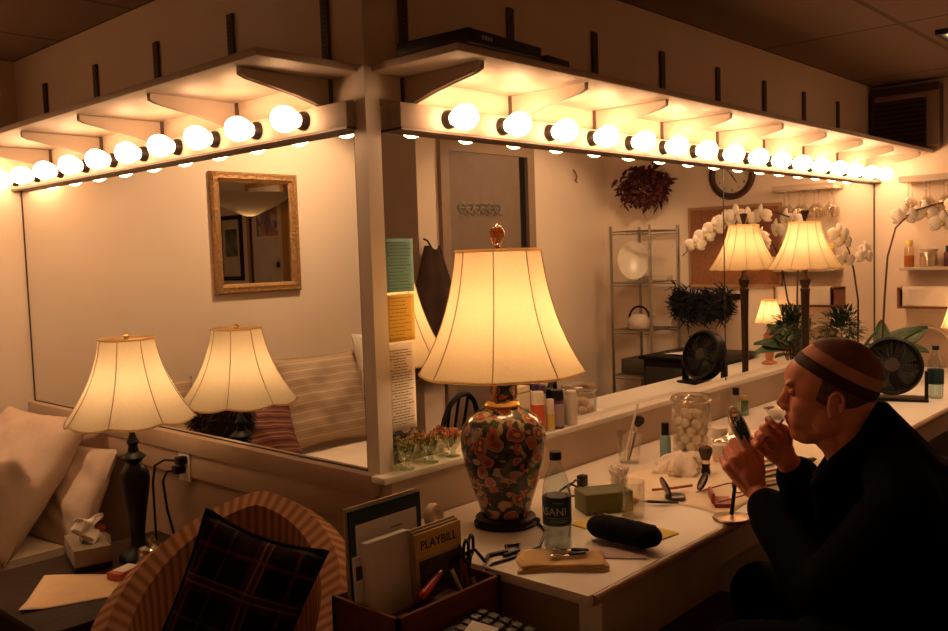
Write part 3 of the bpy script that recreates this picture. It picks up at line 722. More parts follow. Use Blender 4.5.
for i in range(9): b.ell((.02*math.cos(i*2.4)*math.sqrt(i/8), .02*math.sin(i*2.4)*math.sqrt(i/8), .028+.004*(i % 3)), (.014, .014, .012), None, 8, 6)
f = b.obj('cotton_filling', ctn, t); f['kind'] = 'stuff'
rbottle('small_bottle', 'little clear bottle with black cap standing by the backsplash', 'bottle', 1.93, -.085, .020, .125, thinglass('clear_bottle', (.85, .88, .8), .2), M['black'], .03, .014, z=TZ)
rbottle('small_bottle', 'small green glass bottle beside the black capped one', 'bottle', 1.99, -.095, .017, .085, thinglass('green_bottle', (.35, .55, .35), .2), P_('gold_cap', (.55, .38, .15)), .02, .012, z=TZ)
# hairdryer cable loop and plug near the green box
t = thing('power_adapter', 'black plug with curled lead behind the green box', 'plug', (.640, -.205, TZ))
b = B(); b.rbox((-.014, -.012, 0), (.014, .012, .035), .003); b.obj('plug', M['black'], t)
b = B(); b.tube([(-.012, 0, .02), (-.05, -.01, .03), (-.10, -.02, .022), (-.13, -.05, .006), (-.10, -.07, .004), (-.07, -.05, .012), (-.09, -.02, .03), (-.14, -.02, .02), (-.18, -.04, .004)], .0035, 8); b.obj('lead', M['black'], t)
# desk fan
t = thing('desk_fan', 'black round desk fan tilted on a flat stand at the far end', 'fan', (2.690, -.475, TZ), math.radians(-72))
b = B(); b.rbox((-.15, -.06, 0), (.15, .075, .012), .005); b.rbox((-.15, -.02, .010), (-.135, .02, .135), .003); b.rbox((.135, -.02, .010), (.15, .02, .135), .003); b.obj('stand', M['black'], t)
Mf = Matrix.Translation((0, 0, .155)) @ Matrix.Rotation(math.radians(74), 4, 'X')
b = B(); b.lathe([(.118, -.035), (.130, -.03), (.134, 0), (.130, .03), (.118, .035), (.122, .02), (.124, 0), (.122, -.02), (.118, -.035)], n=48, M4=Mf); b.obj('ring', M['black'], t)
b = B()
for k in range(7): 
    r_ = .035+.0125*k
    b.tube([Mf @ Vector((r_*math.cos(2*PI*q/40), r_*math.sin(2*PI*q/40), .034-.01*(r_/.118)**2)) for q in range(40)], .0013, 5, closed=True)
for k in range(24):
    a = 2*PI*k/24; b.tube([Mf @ Vector((.03*math.cos(a), .03*math.sin(a), .034)), Mf @ Vector((.12*math.cos(a), .12*math.sin(a), .026))], .0012, 5)
b.obj('grille', M['dark'], t)
B().lathe([(0, .036), (.030, .034), (.032, .028), (.028, -.02), (0, -.03)], n=28, M4=Mf).obj('hub', P_('fan_hub', (.05, .042, .04), .4), t)
for k in range(5):
    b = B(); a0 = 2*PI*k/5
    b.grid(lambda u, v: Mf @ Vector(((.03+.083*u)*math.cos(a0+(.25+.75*v)*(.5+.5*u)*1.1), (.03+.083*u)*math.sin(a0+(.25+.75*v)*(.5+.5*u)*1.1), -.008+.02*v)), 8, 6)
    b.obj('blade', P_('fan_blade', (.03, .045, .03), .3) if k == 0 else bpy.data.materials['fan_blade'], t, solid=.0015)
b = B(); b.lathe([(0, -.035), (.12, -.035), (.122, -.030), (0, -.028)], n=40, M4=Mf); b.obj('back_cover', M['black'], t)
# ------------------------------------------------------------------ lounge side: daybed, cushions, side table, armchair
def pillow(name, label, cat, c, w, h, t_, mats, rot, parent=None, pipe=None, sag=.07, seed=1, group=None):
    """Stuffed cushion, w x h, thickest in the middle, local z is its face."""
    r_ = random.Random(seed); ph = [r_.uniform(0, 6) for _ in range(4)]
    b = B(); n = 34
    def side(s):
        def f(u, v):
            U_, V_ = 2*u-1, 2*v-1
            x = U_*w/2*(1-sag*(1-V_*V_)); y = V_*h/2*(1-sag*(1-U_*U_))
            k = max(0, (1-U_**2)*(1-V_**2))
            z = s*t_/2*k**.42 + k**.5*(.012*math.sin(5*U_+ph[0]+2*V_)*math.sin(4*V_+ph[1])+.006*math.sin(9*U_*V_+ph[2]+6*V_)+.004*math.sin(13*U_-8*V_+ph[3]))
            return (x, y, z)
        return f
    b.grid(side(1), n, n); b.grid(side(-1), n, n)
    o = b.obj(name, mats, None, loc=c, rot=rot, angle=60)
    tag(o, label, cat, group)
    if pipe:
        pts = []
        for e in range(4):
            for i in range(n):
                q = 2*i/(n)-1
                U_, V_ = [(q, -1), (1, q), (-q, 1), (-1, -q)][e]
                pts.append((U_*w/2*(1-sag*(1-V_*V_)), V_*h/2*(1-sag*(1-U_*U_)), 0))
        B().tube(pts, .006, 6, closed=True).obj('piping', pipe, o)
    return o
M['linen'] = pm('white_linen', (.58, .43, .33), .9, var=.05, scale=20, bump=.7, bscale=9)
M['sheet'] = pm('white_bedsheet', (.80, .70, .57), .9, var=.04, scale=20, bump=.15, bscale=20)
t = thing('daybed', 'low daybed with white cover below the side mirror end', 'bed', (0, 0, 0))
b = B(); b.rbox((-2.35, 1.56, .10), (-.04, 2.27, .30), .01); b.obj('base', M['darkwood'], t)
b = B(); b.rbox((-2.36, 1.54, .30), (-.035, 2.275, .445), .04, n=4); b.obj('mattress', M['sheet'], t)
b = B(); b.grid(lambda u, v: (-2.33+2.28*u, 1.53+.73*v, .448+.006*math.sin(14*u)*math.sin(6*v)), 30, 14); b.grid(lambda u, v: (-2.33+2.28*u, 1.53-.012*math.sin(20*u)*v, .448-.11*v+.006*math.sin(14*u)*0), 30, 6); b.obj('cover', M['sheet'], t, solid=.006)
for x in (-2.25, -.12):
    for y in (1.62, 2.20): B().cbox((x, y, .05), (.06, .06, .1)).obj('leg', M['darkwood'], t, flat=True)
pillow('pillow', 'large white pillow, front one at the head of the daybed', 'pillow', (-.30, 1.83, .675), .60, .60, .20, M['linen'], Euler((math.radians(0), math.radians(-52), math.radians(8))), seed=2)
pillow('pillow', 'white pillow squeezed behind the large front pillow', 'pillow', (-.150, 1.70, .610), .40, .54, .14, M['linen'], Euler((0, math.radians(-66), math.radians(6))), seed=5)
M['beige'] = stripemat('beige_stripe', [(0, (.40, .28, .19)), (.35, (.50, .37, .26)), (.6, (.36, .25, .17)), (1, (.56, .43, .31))], 7, 'Y', dist=1.2)
M['plum'] = stripemat('plum_stripe', [(0, (.16, .04, .035)), (.3, (.33, .22, .13)), (.5, (.13, .03, .03)), (.75, (.25, .09, .07)), (1, (.10, .03, .03))], 5, 'Y', dist=.6)
pillow('cushion', 'big beige striped cushion propped against the end wall', 'cushion', (-1.46, 2.115, .72), .56, .50, .20, M['beige'], Euler((math.radians(72), 0, math.radians(4))), seed=3, pipe=M['beige'])
pillow('cushion', 'plum striped cushion lying in front of the beige cushion', 'cushion', (-.95, 2.05, .635), .52, .36, .15, M['plum'], Euler((math.radians(62), math.radians(-4), math.radians(3))), seed=4, pipe=M['plum'])
pillow('pillow', 'white ribbed pillow beyond the beige striped cushion', 'pillow', (-1.93, 2.06, .76), .50, .62, .18, stripemat('ribbed_white', [(0, (.62, .54, .45)), (1, (.74, .67, .58))], 12, 'X'), Euler((math.radians(74), 0, math.radians(-10))), seed=6)
pillow('cushion', 'brown cushion standing at the wall behind the white pillows', 'cushion', (-.50, 2.16, .70), .46, .46, .14, M['beige'], Euler((math.radians(78), 0, 0)), seed=8)
bk = B(); bk.rbox((-.0, -.05, 0), (.15, .07, .03), .01)
o = bk.obj('folded_blanket', P_('rust_wool', (.50, .12, .07), .95), None, loc=(-.20, 1.60, .4545), rz=.12); tag(o, 'small folded rust red blanket at the daybed edge', 'blanket')
def furball(name, label, cat, c, rx, ry, rz_, n, ln, mat, seed):
    r_ = random.Random(seed); b = B(); b.ell((0, 0, 0), (rx, ry, rz_), None, 16, 10)
    for i in range(n):
        th = r_.uniform(0, 2*PI); z = r_.uniform(-1, 1); q = math.sqrt(1-z*z)
        d = Vector((q*math.cos(th), q*math.sin(th), z)); p = Vector((d.x*rx, d.y*ry, d.z*rz_))*.94
        d2 = (d+Vector((r_.uniform(-.6, .6), r_.uniform(-.6, .6), r_.uniform(-.6, .6)))).normalized()
        s_ = d2.cross(Vector((0, 0, 1)) if abs(d2.z) < .9 else Vector((1, 0, 0))).normalized()*ln*.16
        m_ = p+d2*ln*.55; e_ = p+d2*ln+Vector((0, 0, -ln*.25))
        b._add([p-s_*.6, p+s_*.6, m_+s_, m_-s_, e_], [(0, 1, 2, 3), (3, 2, 4)])
    o = b.obj(name, mat, None, loc=c, weld=False); return tag(o, label, cat)
furball('fur_cushion', 'dark shaggy cushion resting on the large white pillow', 'cushion', (-.545, 1.66, .815), .12, .15, .17, 1500, .045, pm('dark_fur', (.03, .018, .012), .9, var=.4), 9)

t = thing('side_table', 'low dark wood side table under the black lamp', 'side table', (-.33, .86, 0))
b = B(); b.rbox((-.34, -.27, .495), (.31, .36, .52), .004); b.obj('tabletop', M['darkwood'], t)
B().box((-.31, -.24, .41), (.29, .34, .495)).obj('apron', M['darkwood'], t, flat=True)
for x in (-.31, .26):
    for y in (-.24, .31): B().box((x, y, 0), (x+.03, y+.03, .41)).obj('leg', M['darkwood'], t, flat=True)
def sheetf(u, v):
    bl, br, tr, tl = Vector((-.655, .80)), Vector((-.40, .70)), Vector((-.255, .79)), Vector((-.48, 1.06))
    p = bl.lerp(br, u).lerp(tl.lerp(tr, u), v)
    return (p.x, p.y, .5215+.010*max(0, (1-u-.75)/.25)*max(0, (.3-v)/.3)+.0015*math.sin(6*u)*math.sin(5*v)**2)
o = B().grid(sheetf, 14, 14).obj('paper_sheet', P_('cream_paper', (.80, .58, .36), .85), solid=.0012); tag(o, 'cream paper sheet lying on the dark side table', 'paper')
t = thing('tissue_box', 'grey cardboard tissue box with a tissue pulled out', 'tissue box', (-.335, 1.075, .5235), math.radians(-15))
b = B(); b.rbox((-.055, -.105, 0), (.055, .105, .070), .002); b.obj('carton', P_('grey_card', (.24, .185, .145), .6), t)
B().box((-.0555, -.1055, .001), (.0555, .1055, .017)).obj('printed_band', M['black'], t, flat=True)
B().lathe([(0, .0702), (.022, .0702), (.022, .071), (0, .071)], n=24, sq=(1, 3)).obj('slot', P_('slot_dark', (.06, .04, .035), .8), t)
B().grid(lambda u, v: ((u-.5)*.05*(1+.8*v)+.012*math.sin(9*v), -.03+.10*(v-.2)*.35+.022*math.sin(7*u+3*v), .068+.075*v+.010*math.sin(8*u)*v), 12, 10).obj('tissue', ctn, t, solid=.001)
t = thing('cigarette_pack', 'small red and white cigarette pack on the cream paper', 'pack', (-.325, .845, .5245), math.radians(20))
b = B(); b.rbox((-.045, -.028, 0), (.045, .028, .021), .002); b.obj('box', P_('pack_red', (.52, .10, .05), .5), t)
B().box((-.026, -.022, .021), (.040, .022, .0215)).obj('white_panel', M['paper'], t, flat=True)
t = thing('glass_jar', 'small round lidded glass jar with gold potpourri', 'jar', (-.235, .835, .52))
B().lathe([(0, 0), (.030, 0), (.044, .012), (.052, .032), (.046, .055), (.040, .064), (.037, .064), (.043, .053), (.048, .032), (.040, .013), (0, .004)], n=28).obj('jar', thinglass('gold_tint', (.92, .82, .62), .25), t)
B().lathe([(0, .064), (.043, .064), (.040, .072), (.020, .082), (.008, .086), (.013, .096), (.010, .106), (0, .108)], n=24).obj('lid', thinglass('gold_tint_lid', (.92, .82, .62), .3), t)
b = B()
for i in range(50):
    a = random.uniform(0, 6.28); q = .036*math.sqrt(random.random()); b.ell((q*math.cos(a), q*math.sin(a), random.uniform(.012, .048)), (.007, .005, .003), Euler((random.random()*3, random.random()*3, 0)).to_matrix().to_4x4(), 6, 4)
f = b.obj('potpourri', pm('gold_petals', (.50, .33, .12), .7, var=.5, scale=60), t); f['kind'] = 'stuff'
t = thing('power_outlet', 'wall outlet with two dark plugs and cords behind the black lamp', 'outlet', (-.022, .985, .795))
b = B(); b.rbox((-.006, -.036, -.058), (0, .036, .058), .002); b.obj('cover_plate', M['white'], t)
for (y, z, pts) in ((-.012, .018, [(-.03, -.012, .018), (-.06, .03, .022), (-.075, .07, .0), (-.078, .085, -.06), (-.078, .085, -.17), (-.080, .08, -.26)]), (.010, -.016, [(-.03, .010, -.016), (-.06, .02, -.018), (-.07, .03, -.05), (-.065, .02, -.15), (-.05, .0, -.26)])):
    b = B(); b.rbox((-.040, y-.016, z-.014), (-.005, y+.016, z+.014), .005); pl_ = b.obj('plug', M['black'], t)
    B().tube(pts, .0042, 8).obj('cord', M['black'], pl_)

# barrel armchair
M['chairfab'] = stripemat('tan_striped_fabric', [(0, (.27, .125, .065)), (.35, (.33, .155, .08)), (.55, (.42, .21, .11)), (1, (.47, .25, .135))], 10, 'X', coord='UV')
az = math.radians(215)
t = thing('armchair', 'tan striped barrel armchair holding the plaid cushion', 'armchair', (-.47, .04, 0), az)
def topz(a): return .86-.27*(abs(a)/110)**1.35
def shell(b, rin, rout, flip):
    na = 41
    rows = []
    uvl = b.bm.loops.layers.uv.verify()
    prof_n = 15
    for i in range(na):
        a = -112+224*i/(na-1); th = math.radians(180+a); h = topz(a)
        row = []
        for j in range(prof_n):
            s_ = j/(prof_n-1)
            if s_ < .4: r = rout; z = .12+(h-.03-.12)*s_/.4
            elif s_ <= .6:
                q = (s_-.4)/.2*PI; r = (rin+rout)/2+(rout-rin)/2*math.cos(q); z = h-.03+.045*math.sin(q)
            else: r = rin; z = .40+(h-.03-.40)*(1-s_)/.4
            r2 = r*(1+.03*(z-.4))
            v = b.bm.verts.new((r2*math.cos(th), r2*math.sin(th), z)); row.append((v, (a/224*1.25, s_)))
        rows.append(row)
    for r1, r2 in zip(rows[:-1], rows[1:]):
        for j in range(prof_n-1):
            q4 = [r1[j], r2[j], r2[j+1], r1[j+1]]
            f = b.bm.faces.new([x[0] for x in q4]); f.smooth = True
            for lp, x in zip(f.loops, q4): lp[uvl].uv = x[1]
    for row in (rows[0], rows[-1]): b.bm.faces.new([x[0] for x in row])
b = B(); shell(b, .222, .322, False); b.obj('backrest', M['chairfab'], t, weld=False)
b = B(); b.lathe([(0, .22), (.27, .22), (.275, .30), (.235, .42), (.22, .44), (0, .455)], n=40); b.rbox((.0, -.225, .24), (.31, .225, .44), .03, n=3); b.obj('seat', M['chairfab'], t)
b = B(); b.lathe([(0, .10), (.30, .10), (.30, .22), (0, .22)], n=40); b.obj('base', M['chairfab'], t)
for a in (45, 135, 225, 315): B().tube([(.24*math.cos(math.radians(a)), .24*math.sin(math.radians(a)), 0), (.24*math.cos(math.radians(a)), .24*math.sin(math.radians(a)), .10)], [.015, .022], 8).obj('leg', M['darkwood'], t)
def plaid():
    m, nt, out = newmat('dark_plaid'); b = nd(nt, 'ShaderNodeBsdfPrincipled', Roughness=.95); b.inputs['Specular IOR Level'].default_value = .1
    tc = nd(nt, 'ShaderNodeTexCoord'); cur = None
    base = (.010, .0035, .004)
    sep = nd(nt, 'ShaderNodeSeparateXYZ'); nt.links.new(tc.outputs['Object'], sep.inputs[0])
    def band(axis, lines, prev):
        for (pos, w_, col, per) in lines:
            a_ = nd(nt, 'ShaderNodeMath', operation='ADD'); a_.inputs[1].default_value = 10-pos; nt.links.new(sep.outputs[axis], a_.inputs[0])
            md = nd(nt, 'ShaderNodeMath', operation='MODULO'); md.inputs[1].default_value = per; nt.links.new(a_.outputs[0], md.inputs[0])
            lt = nd(nt, 'ShaderNodeMath', operation='LESS_THAN'); lt.inputs[1].default_value = w_; nt.links.new(md.outputs[0], lt.inputs[0])
            mf = nd(nt, 'ShaderNodeMath', operation='MULTIPLY'); mf.inputs[1].default_value = .45; nt.links.new(lt.outputs[0], mf.inputs[0])
            mx = nd(nt, 'ShaderNodeMix', data_type='RGBA'); nt.links.new(mf.outputs[0], mx.inputs[0])
            if prev is None: mx.inputs[6].default_value = c4(base)
            else: nt.links.new(prev, mx.inputs[6])
            mx.inputs[7].default_value = c4(col); prev = mx.outputs[2]
        return prev
    L1 = [(0, .03, (.06, .012, .014), .20), (.012, .005, (.24, .12, .07), .20), (.026, .005, (.20, .10, .06), .20), (.09, .008, (.13, .03, .05), .20), (.14, .006, (.06, .06, .08), .20)]
    p = band(0, L1, None); p = band(1, [(x+.05, y, c_, d) for x, y, c_, d in L1], p)
    nt.links.new(p, b.inputs['Base Color']); nt.links.new(b.outputs[0], out.inputs[0]); return m
pl_m = plaid()
pc = pillow('plaid_cushion', 'dark plaid cushion sitting up in the striped armchair', 'cushion', (-.590, -.150, .70), .28, .42, .16, pl_m, None, seed=11, pipe=M['blackmatte'], sag=.10)
zn = Vector((-.62, -.72, .30)).normalized(); xn = Vector((.62, -.60, -.36)); xn = (xn-zn*xn.dot(zn)).normalized(); yn = zn.cross(xn)
pc.matrix_world = Matrix.Translation((-.558, -.130, .700)) @ Matrix((xn, yn, zn)).transposed().to_4x4()

# utility cart with organiser box
t = thing('utility_cart', 'small black cart at the left end of the counter', 'cart', (-.245, -.46, 0))
b = B(); b.rbox((-.175, -.25, .615), (.165, .24, .63), .004); b.obj('top_shelf', M['black'], t)
B().box((-.165, -.24, .20), (.155, .23, .215)).obj('lower_shelf', M['black'], t, flat=True)
for x in (-.165, .155):
    for y in (-.235, .225): B().tube([(x, y, 0), (x, y, .615)], .010, 8).obj('leg', M['dark'], t)
t = thing('organiser_box', 'open mahogany desk organiser box full of papers and pens', 'box', (-.243, -.388, .63))
b = B()
w2, d2, h_ = .158, .105, .124
b.box((-w2, -d2, 0), (w2, d2, .008)); b.box((-w2, -d2, 0), (-w2+.009, d2, h_)); b.box((w2-.009, -d2, 0), (w2, d2, h_)); b.box((-w2, -d2, 0), (w2, -d2+.009, h_)); b.box((-w2, d2-.009, 0), (w2, d2, h_)); 
b.obj('box', M['redwood'], t, flat=True, weld=False)
B().box((-w2+.009, -.015, .008), (w2-.009, -.010, .090)).obj('divider', M['redwood'], t, flat=True)
B().box((-.02, -d2+.009, .008), (-.015, -.015, .085)).obj('divider', M['redwood'], t, flat=True)
def sheet_stand(name, label, cat, x0, x1, y, z1, th, mat, lean=.03, extra=None):
    t = thing(name, label, cat, (x0, y, .6395))
    b = B(); Mx = Matrix.Rotation(-lean, 4, 'X'); b.box((0, 0, 0), (x1-x0, th, z1-.6395), Mx); b.obj('sheets', mat, t, flat=True)
    if extra: extra(t, Mx)
    return t
def pale_front(t, Mx):
    B().box((.014, -.003, .0), (.196, -.0005, .262), Mx).obj('letter', M['paper'], t, flat=True)
    b = B()
    for (x, z, w_) in ((.03, .205, .05), (.115, .232, .035), (.035, .185, .04), (.03, .165, .09)): b.box((x, -.0036, z), (x+w_, -.003, z+.004), Mx)
    b.obj('printed_lines', P_('letter_ink', (.35, .28, .30), .8), t, flat=True)
sheet_stand('file_folder', 'tall green folder with a white letter at the back of the box', 'folder', -.368, -.155, -.318, .934, .006, P_('folder_green', (.02, .05, .045), .6), .02, pale_front)
sheet_stand('white_folder', 'cream folder standing behind the green folder', 'folder', -.373, -.163, -.309, .940, .004, P_('folder_cream', (.66, .54, .42), .7), .02)
sheet_stand('envelope', 'thick white envelope standing in front of the folder', 'envelope', -.366, -.240, -.375, .874, .020, M['paper'], .05)
sheet_stand('photo_card', 'small pale card with a dark picture beside the envelope', 'card', -.388, -.345, -.352, .845, .003, M['paper'], .04, lambda t, Mx: B().box((.006, -.0012, .155), (.036, -.0002, .185), Mx).obj('picture', P_('card_pic', (.05, .06, .09), .5), t, flat=True))
def pb(t, Mx):
    B().box((.0, -.0012, .176), (.146, -.0002, .2285), Mx).obj('title_band', P_('title_yellow', (.66, .46, .12), .6), t, flat=True)
    text_mesh('PLAYBILL', .0285, M['black'], t, Mx @ Matrix.Translation((.073, -.0018, .201)) @ Matrix.Rotation(PI/2, 4, 'X'))
    B().box((.010, -.0012, .02), (.136, -.0002, .168), Mx).obj('cover_picture', pm('cover_dark', (.07, .05, .06), .5, var=.7, scale=30), t, flat=True)
for i, (dy, lab) in enumerate(((0, 'theatre programme with yellow title band, front one in the box'), (.010, 'theatre programme hidden right behind the front one'), (.020, 'theatre programme, backmost of the three'))):
    sheet_stand('theatre_programme', lab, 'programme', -.254+.002*i, -.108+.002*i, -.402+dy, .869+.003*i, .005, P_('prog_paper_%d' % i, (.48, .36, .22), .7), .04, pb if i == 0 else None)
# loose things in the front compartments
def lying(name, label, cat, p, parts):
    t = thing(name, label, cat, p)
    for nm, b, m in parts: b.obj(nm, m, t)
    return t
lying('sticky_pad', 'little yellow pad on top of the organiser front left', 'notepad', (-.330, -.435, .700), [('pad', B().rbox((-.040, -.028, 0), (.040, .028, .014), .001, Matrix.Rotation(.2, 4, 'Z')), P_('sticky_yellow', (.72, .50, .05), .7)), ('stack', B().rbox((-.034, -.026, -.06), (.034, .026, -.0005), .001), P_('sticky_dark', (.07, .05, .03), .7))])
lying('red_lighter', 'bright red plastic lighter lying on the organiser contents', 'lighter', (-.235, -.425, .752), [('body', B().capsule((-.038, -.01, 0), (.03, .014, .016), .010, .009), P_('red_plastic', (.62, .05, .03), .3)), ('head', B().capsule((.030, .014, .016), (.044, .019, .020), .008, .007), M['chrome'])])
lying('coin_purse', 'dark brown purse filling the organiser under the lighter', 'purse', (-.235, -.428, .6385), [('body', B().rbox((-.016, -.035, 0), (.06, .035, .098), .012, None, 3), P_('purse_brown', (.07, .025, .018), .6))])
for i, (a, b_, c_, lab) in enumerate((((-.130, -.460, .640), (-.180, -.425, .790), (.75, .66, .55), 'white pen leaning in the right front of the organiser'), ((-.110, -.435, .640), (-.118, -.400, .815), (.45, .05, .04), 'red pencil standing next to the scissors'), ((-.125, -.40, .640), (-.140, -.385, .80), (.06, .05, .05), 'black pen standing behind the red pencil'), ((-.105, -.455, .64), (-.155, -.470, .775), (.55, .32, .10), 'amber pencil leaning forward in the organiser'))):
    A = Vector(a); d = Vector(b_)-A
    t = thing('pen', lab, 'pen', A); B().tube([(0, 0, 0), d*.93], .0045, 8).obj('barrel', P_('pen_%d' % i, c_, .35), t); B().tube([d*.93, d], [.0045, .0015], 8).obj('tip', M['black'], t)
t = thing('scissors', 'pair of scissors with dark handles standing in the organiser', 'scissors', (-.105, -.415, .641), math.radians(25))
b = B()
for sx in (-1, 1): b.tube([(sx*.018+.019*math.cos(2*PI*k/20), 0, .165+.024*math.sin(2*PI*k/20)) for k in range(20)], .004, 8, closed=True)
b.tube([(-.014, 0, .143), (.004, 0, .105)], .004, 6); b.tube([(.014, 0, .143), (-.004, 0, .105)], .004, 6); b.obj('handles', M['black'], t)
b = B(); b.prism([(-.008, .105), (.006, .105), (.002, .0), (.0, .0)], -.001, .0005, Matrix.Rotation(PI/2, 4, 'X')); b.prism([(-.006, .105), (.008, .105), (.0, .0), (-.002, .0)], .0008, .002, Matrix.Rotation(PI/2, 4, 'X')); b.obj('blades', M['chrome'], t)
# black hand-held device and cord at the counter corner
t = thing('tape_roll', 'roll of pale tape standing behind the programmes', 'tape', (-.100, -.300, .6395), .2)
Mr = Matrix.Translation((0, 0, .222)) @ Matrix.Rotation(PI/2, 4, 'X')
B().box((-.03, -.008, 0), (.03, .008, .2)).obj('dispenser', M['black'], t, flat=True)
b = B(); b.lathe([(.014, -.010), (.028, -.010), (.028, .010), (.014, .010), (.014, -.010)], n=28, M4=Mr); b.obj('roll', P_('tape_cream', (.66, .52, .36), .5), t)
t = thing('desk_calculator', 'dark keypad calculator in front of the organiser box', 'calculator', (-.235, -.585, .63), math.radians(14))
Mk = Matrix.Translation((0, 0, .045)) @ Matrix.Rotation(math.radians(10), 4, 'X')
b = B(); b.box((-.10, -.075, 0), (.10, .085, .020)); b.rbox((-.10, -.08, -.03), (.10, .09, .012), .004, Mk); b.obj('body', P_('calc_grey', (.035, .03, .03), .5), t)
kd = P_('key_dark', (.10, .09, .085), .5); kl = P_('key_light', (.55, .47, .40), .5)
k0 = None
for r_ in range(5):
    for c_ in range(6):
        p = Mk @ Vector((-.078+.031*c_, -.058+.029*r_, .0125))
        kb = B(); kb.rbox((-.0115, -.010, 0), (.0115, .010, .008), .002)
        o = kb.obj('key', kl if (c_ < 2 and r_ < 2) or (c_ == 3 and r_ == 3) else kd, t, loc=p, rot=Euler((math.radians(10), 0, 0)))
t = B(); t.tube([(-.16, -.38, .742), (-.15, -.395, .78), (-.09, -.42, .80), (-.062, -.425, .765), (-.02, -.40, .762), (.03, -.415, .762), (.055, -.39, .762), (.085, -.41, .762), (.05, -.435, .762), (.0, -.43, .762)], .0048, 8)
o = t.obj('power_cable', M['black']); tag(o, 'black twisted cable running from the organiser onto the counter corner', 'cord')
# ------------------------------------------------------------------ the person at the counter
def remeshed(b, voxel, smooth_it=4, factor=.5):
    me = bpy.data.meshes.new('tmp'); bmesh.ops.recalc_face_normals(b.bm, faces=b.bm.faces); b.bm.to_mesh(me); b.bm.free()
    o = bpy.data.objects.new('tmp', me); COL.objects.link(o)
    m = o.modifiers.new('r', 'REMESH'); m.mode = 'VOXEL'; m.voxel_size = voxel; m.use_smooth_shade = True
    s = o.modifiers.new('s', 'SMOOTH'); s.factor = factor; s.iterations = smooth_it
    dg = bpy.context.evaluated_depsgraph_get(); dg.update()
    r = bpy.data.meshes.new_from_object(o.evaluated_get(dg)); bpy.data.objects.remove(o); bpy.data.meshes.remove(me)
    r.shade_smooth(); return r
HC = Vector((.485, -1.019, 1.139)); haz = math.radians(109)
hf = Vector((math.cos(haz), math.sin(haz), 0)); hl = Vector((-math.sin(haz), math.cos(haz), 0)); hu = Vector((0, 0, 1))
HM = Matrix((hf, hl, hu)).transposed().to_4x4(); HM.translation = HC
HM = HM @ Matrix.Rotation(math.radians(3), 4, 'Y')
def hp(x, y, z): return HM @ Vector((x, y, z))
def body_p(x, y, z): return HC + hf*x + hl*y + hu*z
R3 = HM.to_3x3().to_4x4()
def he(b, c, r, rot=None):
    b.ell(hp(*c), r, (R3 @ rot) if rot else R3, 24, 16)
def ry(d): return Matrix.Rotation(math.radians(d), 4, 'Y')
def rx_(d): return Matrix.Rotation(math.radians(d), 4, 'X')
def rz_(d): return Matrix.Rotation(math.radians(d), 4, 'Z')
b = B()
# skull, face planes
he(b, (-.012, 0, .028), (.094, .074, .083)); he(b, (.040, 0, .034), (.056, .058, .052)); he(b, (.020, 0, .020), (.070, .066, .074)); he(b, (.026, 0, -.035), (.063, .059, .078), ry(-8))
he(b, (.036, 0, -.078), (.048, .047, .036)); he(b, (.070, 0, -.098), (.022, .026, .019)); he(b, (.034, 0, -.101), (.046, .038, .020), ry(14)); he(b, (-.012, 0, -.108), (.050, .046, .028), ry(22)); he(b, (.010, 0, -.082), (.060, .055, .030), ry(12))
for s in (1, -1):
    he(b, (.054, s*.034, -.030), (.028, .024, .030)); he(b, (.079, s*.030, .024), (.012, .026, .009), rz_(-s*18))
    he(b, (.004, s*.050, -.062), (.034, .014, .034)); he(b, (.066, s*.020, -.062), (.024, .024, .030))
    # ear: outer rim, lobe, inner bowl
    b.tube([hp(-.016+.0155*math.cos(a)-.004*math.sin(a), s*(.074+.006*abs(math.sin(a*.5))), -.020+.0255*math.sin(a)) for a in [math.radians(d) for d in range(-75, 245, 20)]], .0048, 8)
    he(b, (-.013, s*.070, -.020), (.014, .006, .022)); he(b, (-.005, s*.071, -.044), (.007, .006, .009))
    he(b, (.098, s*.011, -.034), (.011, .009, .0085))
b.capsule(hp(.084, 0, .012), hp(.103, 0, -.022), .0105, .0120); he(b, (.105, 0, -.026), (.0125, .012, .0110))
he(b, (.084, 0, -.050), (.014, .018, .012))
he(b, (.093, 0, -.0575), (.0095, .020, .0055), ry(10)); he(b, (.090, 0, -.069), (.0095, .018, .0060)); he(b, (.084, 0, -.080), (.010, .016, .006))
